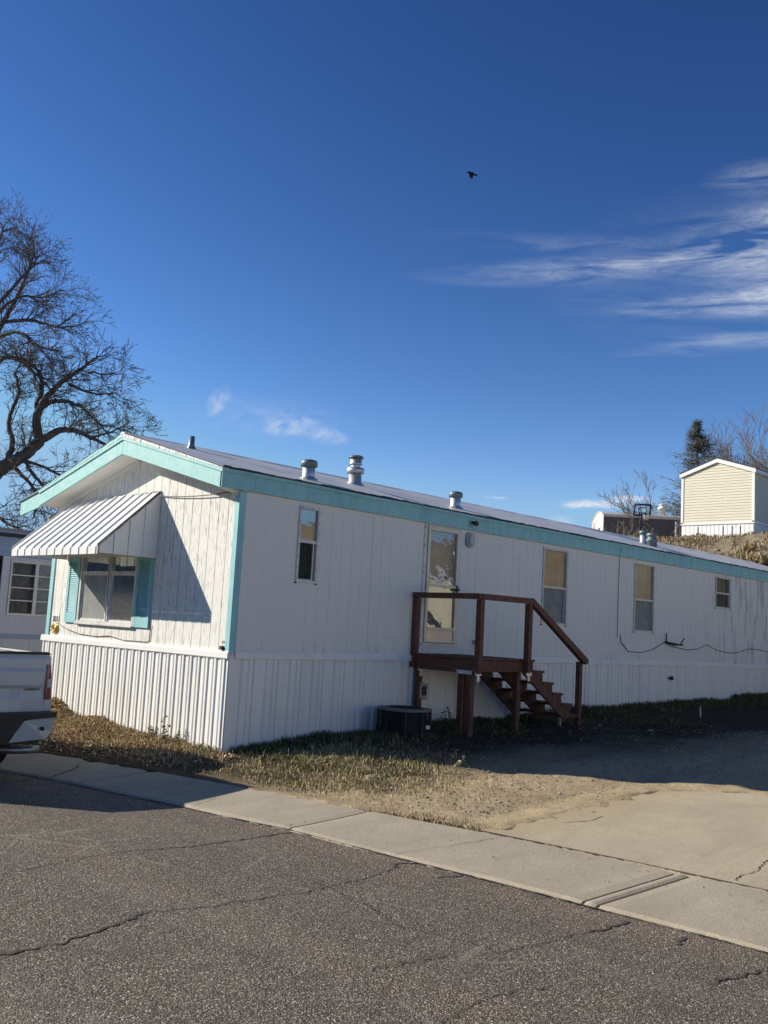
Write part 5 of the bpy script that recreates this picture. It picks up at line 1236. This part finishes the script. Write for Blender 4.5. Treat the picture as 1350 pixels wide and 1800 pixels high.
# large bare tree behind the left neighbour; limbs laid out on a plane facing the road
tb = Vector((4.1, 15.85, 0)); tr_ = Vector((.70, -.714, 0)); tn = Vector((.714, .70, 0))
PXM = 64.3
def LP(x, y, w=0):
    v = 1.70+(1064-y)/PXM; u = x/PXM - (1064-y)*.055/PXM; q = tb+tr_*u+tn*w; return Vector((q.x, q.y, v))
tree = thing('bare_tree', tuple(LP(-118, 1170)), 'large bare tree with twisted dark limbs behind the left neighbour home', 'tree')
rg = random.Random(5)
limbs = [([(-118, 1180), (-108, 1080), (-95, 960), (-60, 880), (-25, 835), (0, 815), (30, 795), (58, 768)], .32, .15, 0),
         ([(58, 768), (52, 735), (62, 705), (80, 683), (105, 660), (138, 638), (168, 616)], .15, .03, -.6),
         ([(50, 775), (85, 747), (112, 742), (150, 755), (192, 778)], .13, .03, .5),
         ([(54, 742), (46, 705), (48, 655), (20, 615), (-10, 605)], .10, .03, .8),
         ([(60, 705), (88, 697), (130, 703), (165, 728), (198, 760)], .08, .02, -1.0),
         ([(0, 815), (6, 770), (-4, 730), (10, 680), (0, 640)], .10, .03, .3),
         ([(-60, 880), (-85, 720), (-50, 600), (-5, 490), (18, 410)], .17, .02, .6),
         ([(-70, 690), (-10, 620), (50, 648), (92, 690)], .09, .02, -.4),
         ([(-45, 560), (20, 545), (75, 552), (112, 548)], .07, .015, .2),
         ([(-50, 600), (10, 575), (65, 605), (108, 615)], .07, .015, -.9),
         ([(30, 797), (52, 830), (78, 860), (64, 905)], .07, .02, -.5), ([(8, 812), (42, 852), (38, 905)], .07, .02, .6),
         ([(105, 660), (145, 672), (188, 666)], .05, .012, .4), ([(-30, 520), (15, 470), (42, 440), (34, 400)], .06, .012, -.4),
         ([(-40, 545), (0, 500), (45, 490), (70, 470)], .06, .012, .7), ([(140, 637), (172, 640), (206, 642)], .035, .01, -.3),
         ([(150, 755), (185, 738), (208, 714)], .04, .01, .6), ([(20, 800), (60, 812), (110, 835), (140, 860)], .06, .012, .9),
         ([(-60, 880), (-20, 900), (30, 925), (60, 935)], .08, .015, -1.0), ([(-45, 560), (-60, 480), (-40, 420), (-25, 370)], .08, .02, 0)]
spec = dict(seg=.16, curl=.10, lift=.012, kids=[5.8, 6.8, 7.6], len=[0, 1.35, .66, .34], rad=[0, .018, .009, .0055], rmin=.005, ang=(.5, 1.1), up=.10, twlev=2, bud=.055)
tb_, tw_ = MB(), MB(); trunk = MB()
for pts, ra, rb_, w in limbs:
    P = []; n0 = len(pts)
    for i in range(n0-1):
        for t in np.linspace(0, 1, 7)[:-1]:
            p = LP(*pts[i], w*(i+t)/(n0-1)).lerp(LP(*pts[i+1], w*(i+1)/(n0-1)), (t*6 % 6)/6 if False else 0)
            a = LP(*pts[i], w*i/(n0-1)); c = LP(*pts[i+1], w*(i+1)/(n0-1)); pm = LP(*pts[max(i-1, 0)], w*max(i-1, 0)/(n0-1)); pn = LP(*pts[min(i+2, n0-1)], w*min(i+2, n0-1)/(n0-1))
            q = .5*((2*a)+(c-pm)*t+(2*pm-5*a+4*c-pn)*t*t+(3*a-pm-3*c+pn)*t**3)
            P.append(q+Vector((rg.gauss(0, .012), rg.gauss(0, .012), rg.gauss(0, .012))))
    P.append(LP(*pts[-1], w)); N = len(P)-1
    R_ = [(ra+(rb_-ra)*(k/N)**.8)*(1+rg.uniform(-.06, .06)) for k in range(N+1)]
    (trunk if ra > .3 else tb_).tube(P, R_, 9, cap=True)
    if ra > .3: P, R_ = P[N//2:], R_[N//2:]
    sprout(rg, tb_, tw_, P, [min(r_, .045) for r_ in R_], 0, 3, spec)
trunk.build('trunk', 'bark', tree, tree.location); tb_.build('limbs', 'bark', tree, tree.location); tw_.build('twigs', 'twig', tree, tree.location, kind='stuff')
def bare_tree(base, H, spread, seed, label, kids=(2.4, 2.6, 3.0), forks=7, r0_=.16, mat='bark_far', group=None, lean=(0, 0), up=.30, rm=.009, name='bare_tree', cat='tree', trunk_h=.28):
    rg = random.Random(seed); t = thing(name, base, label, cat, group); b, tw = MB(), MB(); bs = Vector(base)
    P = wander(rg, bs-Vector((0, 0, .3)), (lean[0], lean[1], 1), H*trunk_h, 5, .06, .05); tk = MB(); tk.tube(P, [r0_*(1-.4*k/5) for k in range(6)], 7, cap=False); tk.build('trunk', mat, t, base)
    sp = dict(seg=.35, curl=.11, lift=.03, kids=list(kids), len=[0, H*.30, H*.16, H*.08], rad=[0, r0_*.22, r0_*.10, r0_*.06], rmin=rm, ang=(.35, .85), up=up, twlev=1)
    for k in range(forks):
        th = 2*math.pi*k/forks+rg.uniform(-.4, .4); dd = Vector((math.cos(th)*spread, math.sin(th)*spread, 1)); L = H*(1-trunk_h)*rg.uniform(.75, 1.05)
        grow(rg, b, tw, P[-1-(k % 2)], dd, L, r0_*.5, 0, 3 if len(kids) > 2 else 2, sp)
    b.build('limbs', mat, t, base); tw.build('twigs', mat, t, base, kind='stuff'); return t
bare_tree((47.6, 19.2, 6.3), 5.8, 1.05, 31, 'low wide bare tree spreading left of the cream home', forks=9, r0_=.14, kids=(2.5, 3.2, 3.4))
bare_tree((54.9, 18.3, 6.4), 9.4, .46, 32, 'tall pale bare tree right of the dark evergreen', forks=9, r0_=.16, kids=(2.5, 3.2, 3.5))
bare_tree((51.5, 16.2, 6.4), 6.6, .6, 33, 'grey bare tree right behind the ridge of the cream home', forks=8, r0_=.13, kids=(2.5, 3.2, 3.4))
bare_tree((53.6, 10.9, 6.4), 12.8, .55, 24, 'big bare tree at the far right edge above the cream home', forks=10, r0_=.22, kids=(2.3, 2.9, 3.3))
bare_tree((49.0, 20.5, 6.3), 5.2, .8, 15, 'thin bare tree behind the basketball hoop', forks=7, r0_=.10, kids=(2.0, 2.2))
bare_tree((38.7, 16.9, 6.0), 2.6, 1.1, 16, 'bare shrub in front of the distant brown home', forks=12, r0_=.05, kids=(3.2, 3.4), name='bare_shrub', cat='shrub', trunk_h=.08, rm=.010)
bare_tree((37.5, 29.2, 7.3), 3.0, .8, 17, 'bare treetop peeping over the middle of the roof line', forks=9, r0_=.08, kids=(2.6, 2.8), trunk_h=.15)
# dark evergreen
ev = thing('evergreen_tree', (50.9, 18.6, 6.3), 'tall dark ragged evergreen rising left of the cream home', 'tree'); evl = ev.location
rg = random.Random(3); tk, nd, lm = MB(), MB(), MB(); base = Vector(evl); H = 9.9
tk.tube([base+Vector((0, 0, -.3)), base+Vector((.1, 0, H*.5)), base+Vector((.05, .05, H))], [.2, .13, .03], 7, cap=False)
for k in range(270):
    f = rg.uniform(.06, 1.0); z = f*H; th = rg.uniform(0, 6.283)
    reach = (1.0-f)**.95*5.0*rg.uniform(.35, 1.15)+.10+.35*(1-f)
    if .58 < f < .70: reach *= .6
    dd = Vector((math.cos(th), math.sin(th), rg.uniform(-.15, .45))).normalized(); P = wander(rg, base+Vector((.06, .02, z)), dd, reach, 5, .10, .03); lm.tube(P, [.035*(1-.15*i) for i in range(6)], 3, cap=False)
    for i in range(1, 6):
        for _ in range(16 if f > .7 else 9):
            c = P[i]+Vector((rg.gauss(0, .13), rg.gauss(0, .13), rg.gauss(-.03, .11))); a = Vector((rg.gauss(0, 1), rg.gauss(0, 1), rg.gauss(0, .7))).normalized()*rg.uniform(.10, .24); o_ = a.orthogonal().normalized()*.028
            nd.poly([c-o_, c+a*.5+o_*1.5, c+a, c+o_])
tk.build('trunk', 'bark_far', ev, evl); lm.build('limbs', 'bark_far', ev, evl); nd.build('needles', 'needle', ev, evl, kind='stuff')

# ------------------------------------------------------------------ crow
cc = Vector((21.81, 14.62, 20.71)); cr = Vector((.70, -.714, 0)); cf = Vector((.70, .69, .17)).normalized(); cu_ = Vector((0, 0, 1))
def CP(x, z, dpt=0): return cc+cr*x+cu_*z+cf*dpt
b = MB()
body = [(-.25, .115, .006), (-.215, .12, .016), (-.18, .135, .030), (-.13, .125, .036), (-.06, .10, .055), (.02, .075, .058), (.09, .055, .042), (.15, .03, .025), (.20, .015, .012)]
b.tube([CP(x, z) for x, z, r_ in body], [r_ for _, _, r_ in body], 10)
def sheet(P, th):  # thin solid plate
    n = Vector(cf)*th; b.prism([p-n for p in P], tuple(n*2))
sheet([CP(.12, .055), CP(.24, .04), CP(.235, .015), CP(.21, -.035), CP(.17, -.03), CP(.13, .0)], .008)
b.prism([CP(-.12, .10, -.03), CP(.06, .07, -.03), CP(.075, -.04, -.10), CP(.05, -.14, -.16), CP(.01, -.21, -.19), CP(-.04, -.20, -.18), CP(-.09, -.12, -.14), CP(-.115, -.02, -.08)], tuple(cf*.015))
b.prism([CP(-.05, .10, .03), CP(.08, .07, .03), CP(.20, .065, .14), CP(.31, .02, .22), CP(.25, .045, .2), CP(.05, .10, .10)], tuple(cf*.012))
tag(b.build('crow', 'crow', None, cc), 'black crow flying left across the blue sky with one wing down', 'bird')

# ------------------------------------------------------------------ ground cover
def blades(name, X, Y, Z, Hh, wid, lean, tone, mat, label=None, parent=None):
    n = len(X); th = RNG.random(n)*2*np.pi; ph = RNG.random(n)*2*np.pi; l = Hh*lean*RNG.random(n)
    dx, dy = np.cos(th)*wid, np.sin(th)*wid; lx_, ly_ = np.cos(ph)*l, np.sin(ph)*l
    B0 = np.stack([X-dx, Y-dy, Z-.01], 1); B1 = np.stack([X+dx, Y+dy, Z-.01], 1)
    M0 = np.stack([X-dx*.7+lx_*.35, Y-dy*.7+ly_*.35, Z+Hh*.6], 1); M1 = np.stack([X+dx*.7+lx_*.35, Y+dy*.7+ly_*.35, Z+Hh*.6], 1)
    Tt = np.stack([X+lx_, Y+ly_, Z+Hh*(1-.25*lean)], 1)
    V = np.stack([B0, B1, M1, M0, Tt], 1).reshape(-1, 3); i = np.arange(n)*5
    F = np.concatenate([np.stack([i, i+1, i+2], 1), np.stack([i, i+2, i+3], 1), np.stack([i+3, i+2, i+4], 1)])
    return npmesh(name, V, F, mat, np.repeat(tone, 5), kind='stuff')
def lotz(x, y): return lot_z(x, y)
# green-black grass along the long wall
n = 52000; X = RNG.random(n)*20.5+.1; Y = -RNG.random(n)**1.7*3.0-.03
keep = (vnoise(X, Y, .9, 81)+.5*vnoise(X, Y, 3.2, 82)) > .66+.30*np.clip(-Y-.7, 0, 3)-.28*(Y > -.45); X, Y = X[keep], Y[keep]
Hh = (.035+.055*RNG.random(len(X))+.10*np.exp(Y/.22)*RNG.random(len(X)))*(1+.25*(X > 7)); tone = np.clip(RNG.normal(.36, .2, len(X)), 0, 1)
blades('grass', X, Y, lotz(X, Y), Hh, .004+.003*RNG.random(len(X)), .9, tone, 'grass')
# sunlit tuft patch by the near corner
n = 17000; X = RNG.normal(.46, .46, n); Y = RNG.normal(-1.45, .68, n)
fx_ = far_x(Y); keep = (X > fx_+.10+.15*RNG.random(n)) & (Y > -3.2) & (Y < -.05) & ((vnoise(X, Y, 2.2, 83)+.4*vnoise(X, Y, 6, 84)) > .76+.25*sstep(.6, 1.7, X)); X, Y = X[keep], Y[keep]
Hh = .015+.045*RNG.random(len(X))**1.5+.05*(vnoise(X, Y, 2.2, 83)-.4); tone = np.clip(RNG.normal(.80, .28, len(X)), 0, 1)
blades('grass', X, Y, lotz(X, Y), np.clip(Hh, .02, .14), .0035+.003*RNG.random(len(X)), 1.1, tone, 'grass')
n = 9000; X = RNG.normal(.55, .65, n); Y = RNG.normal(-1.8, .8, n); keep = (X > far_x(Y)+.1) & (Y > -4.4) & (Y < -.1); X, Y = X[keep], Y[keep]
blades('dry_grass', X, Y, lotz(X, Y), .02+.04*RNG.random(len(X)), .003+.002*RNG.random(len(X)), 1.6, RNG.random(len(X)), 'drygrass')
n = 900; X = RNG.normal(.5, .5, n); Y = RNG.normal(-1.5, .7, n); keep = (X > far_x(Y)+.12) & (Y < -.05); X, Y = X[keep], Y[keep]
blades('dry_grass', X, Y, lotz(X, Y), .06+.12*RNG.random(len(X))**2, .002+.002*RNG.random(len(X)), 1.0, .3+.7*RNG.random(len(X)), 'drygrass')
# thin grass fringe right at the gutter edge
n = 5000; Y = RNG.random(n)*5-4.6; X = far_x(Y)+.05+np.abs(RNG.normal(0, .12, n)); keep = vnoise(X, Y, 1.6, 85) > .48; X, Y = X[keep], Y[keep]
blades('dry_grass', X, Y, lotz(X, Y)+.0, .02+.05*RNG.random(len(X)), .003+.002*RNG.random(len(X)), 1.2, RNG.random(len(X))*.8, 'drygrass')
# leaf litter heap against the end wall
def heap(x, y): return (.035+.27*np.exp(-((y-4.3)/.50)**2)+.10*np.exp(-((y-3.0)/.55)**2)+.04*np.exp(-((y-1.8)/.6)**2))*np.exp((x+.02)/.34)
hx = np.arange(-1.35, .02, .05); hy = np.arange(-.3, 5.6, .05); HXg, HYg = np.meshgrid(hx, hy, indexing='ij')
HZg = lot_z(HXg, HYg)+heap(HXg, HYg)*(.8+.4*vnoise(HXg, HYg, 6, 91))-.02
npmesh('leaf_mound', np.stack([HXg.ravel(), HYg.ravel(), HZg.ravel()], 1), grid_faces(len(hx), len(hy)), 'leaf', np.full(HXg.size, .38), smooth=True, kind='stuff')
n = 30000; X = -np.abs(RNG.normal(0, .55, n))-.02; Y = RNG.random(n)*5.7-.4; keep = (X > -1.3) & (X > far_x(Y)+.05*RNG.random(n)) & (RNG.random(n) < (.35+.65*np.exp(X/.35))*(.35+.65*sstep(.3, 2.4, Y))); X, Y = X[keep], Y[keep]; n = len(X)
Z = lot_z(X, Y)+heap(X, Y)*1.05+.025*RNG.random(n); s_ = .008+.026*RNG.random(n)**1.6
A = RNG.normal(0, 1, (n, 3)); A[:, 2] *= .5; A /= np.linalg.norm(A, axis=1)[:, None]; Bv = np.cross(A, RNG.normal(0, 1, (n, 3))); Bv /= np.linalg.norm(Bv, axis=1)[:, None]
C = np.stack([X, Y, Z], 1); V = np.stack([C-A*s_[:, None], C+Bv*s_[:, None]*.55, C+A*s_[:, None], C-Bv*s_[:, None]*.45+np.cross(A, Bv)*s_[:, None]*.3], 1).reshape(-1, 3)
i = np.arange(n)*4; npmesh('leaf_litter', V, np.stack([i, i+1, i+2, i+3], 1), 'leaf', np.repeat(np.clip(RNG.normal(.5, .28, n), 0, 1), 4), kind='stuff')
n = 5000; X = -np.abs(RNG.normal(0, .4, n))-.03; Y = RNG.random(n)*5.4-.2; keep = X > -1.1; X, Y = X[keep], Y[keep]
blades('dry_grass', X, Y, lot_z(X, Y)+heap(X, Y), .05+.09*RNG.random(len(X)), .003+.002*RNG.random(len(X)), 1.7, RNG.random(len(X)), 'drygrass')
# pebbles
n = 16000; X = RNG.random(n)*9-.6; Y = -RNG.random(n)*5.2+.2; den = .25+.75*np.exp(-((Y+3.9)/.7)**2)+.3*np.exp(-((X+.2)/.5)**2)
keep = (RNG.random(n) < den) & (X > far_x(Y)+.05) & (Y > drv_y(X)-.05); X, Y = X[keep], Y[keep]; n = len(X)
s_ = .004+.014*RNG.random(n)**4; oct_ = np.array([(1, 0, 0), (0, 1, 0), (-1, 0, 0), (0, -1, 0), (0, 0, .7), (0, 0, -.7)], float)
V = oct_[None]*s_[:, None, None]*(.7+.6*RNG.random((n, 6, 1))); V += np.stack([X, Y, lot_z(X, Y)+s_*.25], 1)[:, None]
Ft = np.array([(0, 1, 4), (1, 2, 4), (2, 3, 4), (3, 0, 4), (1, 0, 5), (2, 1, 5), (3, 2, 5), (0, 3, 5)]); F = (Ft[None]+(np.arange(n)*6)[:, None, None]).reshape(-1, 3)
npmesh('gravel', V.reshape(-1, 3), F, 'pebble', np.repeat(RNG.random(n), 6), kind='stuff')
n = 260; Y = RNG.random(n)*10-9; X = near_x(Y)+(far_x(Y)-near_x(Y))*RNG.random(n)**.5; s_ = .003+.006*RNG.random(n)**2
V = oct_[None]*s_[:, None, None]; V = V+np.stack([X, Y, near_z(Y)+.06*((X-near_x(Y))/1.05)**1.2+.016], 1)[:, None]; F = (Ft[None]+(np.arange(n)*6)[:, None, None]).reshape(-1, 3)
npmesh('gravel', V.reshape(-1, 3), F, 'pebble', np.repeat(RNG.random(n), 6), kind='stuff')
# larger stones lying on the lot
for k, (x, y, s__, lb) in enumerate([(.35, -2.3, .09, 'flat pale stone lying in the sunlit grass'), (6.6, -2.3, .05, 'small pale stone lying alone on the shaded bare ground')]):
    b = MB(); rg = random.Random(k); prof = [(.2*s__, 0), (s__, .1*s__), (.95*s__, .3*s__), (.6*s__, .45*s__), (.1*s__, .5*s__)]; b.lathe((x, y, float(lot_z(x, y))), prof, 9)
    b.v = [(v[0]+rg.gauss(0, s__*.12), v[1]+rg.gauss(0, s__*.12), v[2]+rg.gauss(0, s__*.04)) for v in b.v]; tag(b.build('stone', 'rock', None, (x, y, float(lot_z(x, y)))), lb, 'stone')
# leafy weeds at the skirting and under the deck
def weed(x, y, H, ns, seed, label, mat='weed', zoff=0):
    rg = random.Random(seed); z = float(lot_z(x, y))+zoff; t = thing('weed', (x, y, z), label, 'weed', 'weeds along the skirting'); st, lf = MB(), MB(); tones = []
    for k in range(ns):
        P = wander(rg, (x+rg.gauss(0, .06), y+rg.gauss(0, .08), z-.02), (rg.gauss(0, .25), rg.gauss(0, .25), 1), H*rg.uniform(.5, 1), 6, .12, .05); st.tube(P, [.005]*5+[.003, .002], 4, cap=False)
        for q in P[1:]:
            for _ in range(3):
                a = Vector((rg.gauss(0, 1), rg.gauss(0, 1), rg.gauss(.2, .5))).normalized()*rg.uniform(.025, .06); o_ = a.orthogonal().normalized()*.014; lf.poly([q, q+a*.5+o_, q+a, q+a*.5-o_]); tones += [rg.random()]*4
    lf.tone = tones; st.build('stems', 'twig', t, t.location); lf.build('leaves', mat, t, t.location)
weed(-.10, 1.45, .28, 7, 1, 'low leafy green weed against the sunlit ribbed skirting, left of two')
weed(-.12, .95, .40, 6, 2, 'tallest thin leafy weed against the sunlit ribbed skirting')
weed(-.16, .10, .16, 5, 3, 'small weed at the near corner of the home')
weed(4.15, -.25, .42, 5, 4, 'dark stalky weed growing under the deck')
weed(1.6, -2.4, .22, 2, 5, 'single thin dry stalk standing in the sunlit grass', 'drygrass')
# white stake at right
b = MB(); b.tube([(9.9, -1.55, .28), (9.88, -1.55, .52)], .012, 6); tag(b.build('marker_stake', 'white_vinyl', None, (9.9, -1.55, .28)), 'thin white stake standing in the shaded grass near the right edge', 'stake')
# hillside: dry grass, yucca clump, rocks
n = 26000; X = 24+RNG.random(n)*11; Y = RNG.random(n)*17-1; keep = vnoise(X, Y, .9, 95)+.5*vnoise(X, Y, 3, 96) > .62; X, Y = X[keep], Y[keep]
def hz(x, y): return gz(x, y)-.16+sstep(21, 25, x)*(.5*(vnoise(x, y, .22, 11)-.5)+.30*(vnoise(x, y, .8, 12)-.5)+.16*(vnoise(x, y, 2.2, 13)-.5))
blades('dry_grass', X, Y, hz(X, Y), .08+.16*RNG.random(len(X)), .012+.008*RNG.random(len(X)), 1.3, np.clip(RNG.normal(.35, .25, len(X)), 0, 1), 'drygrass')
def yucca(x, y, H, nb_, seed, label):
    rg = random.Random(seed); z = float(hz(x, y)); t = thing('grass_clump', (x, y, z), label, 'grass clump', 'grass clumps on the hill'); b = MB(); tones = []
    for k in range(nb_):
        th = rg.uniform(0, 6.283); el_ = rg.uniform(.15, 1.4); L = H*rg.uniform(.6, 1.1); dd = Vector((math.cos(th)*math.cos(el_), math.sin(th)*math.cos(el_), math.sin(el_))); o_ = dd.cross(Vector((0, 0, 1))).normalized()*.03
        c = Vector((x+rg.gauss(0, H*.4), y+rg.gauss(0, H*.4), z)); b.poly([c-o_, c+dd*L*.6-o_*.8+Vector((0, 0, .03)), c+dd*L, c+dd*L*.6+o_*.8+Vector((0, 0, .03)), c+o_]); tones += [rg.random()]*5
    b.tone = tones; b.build('blades', 'drygrass', t, t.location)
yucca(29.2, 5.75, .62, 170, 1, 'largest pale spiky grass clump on the hill below the cream home'); yucca(29.0, 5.05, .5, 110, 2, 'pale spiky grass clump on the hill, cut by the right edge'); yucca(30.4, 6.3, .42, 80, 3, 'smaller spiky grass clump higher on the hill, nearest the cream home')
b = MB(); rg = random.Random(9)
for k in range(60):
    x, y = rg.uniform(25, 32.5), rg.uniform(4, 14); s__ = rg.uniform(.04, .12); b.lathe((x, y, float(hz(x, y))-.02), [(.3*s__, 0), (s__, .2*s__), (.8*s__, .6*s__), (.2*s__, .8*s__)], 7); 
b.v = [(v[0]+rg.gauss(0, .02), v[1]+rg.gauss(0, .02), v[2]+rg.gauss(0, .015)) for v in b.v]
b.build('hill_rocks', 'rock', None, kind='stuff')
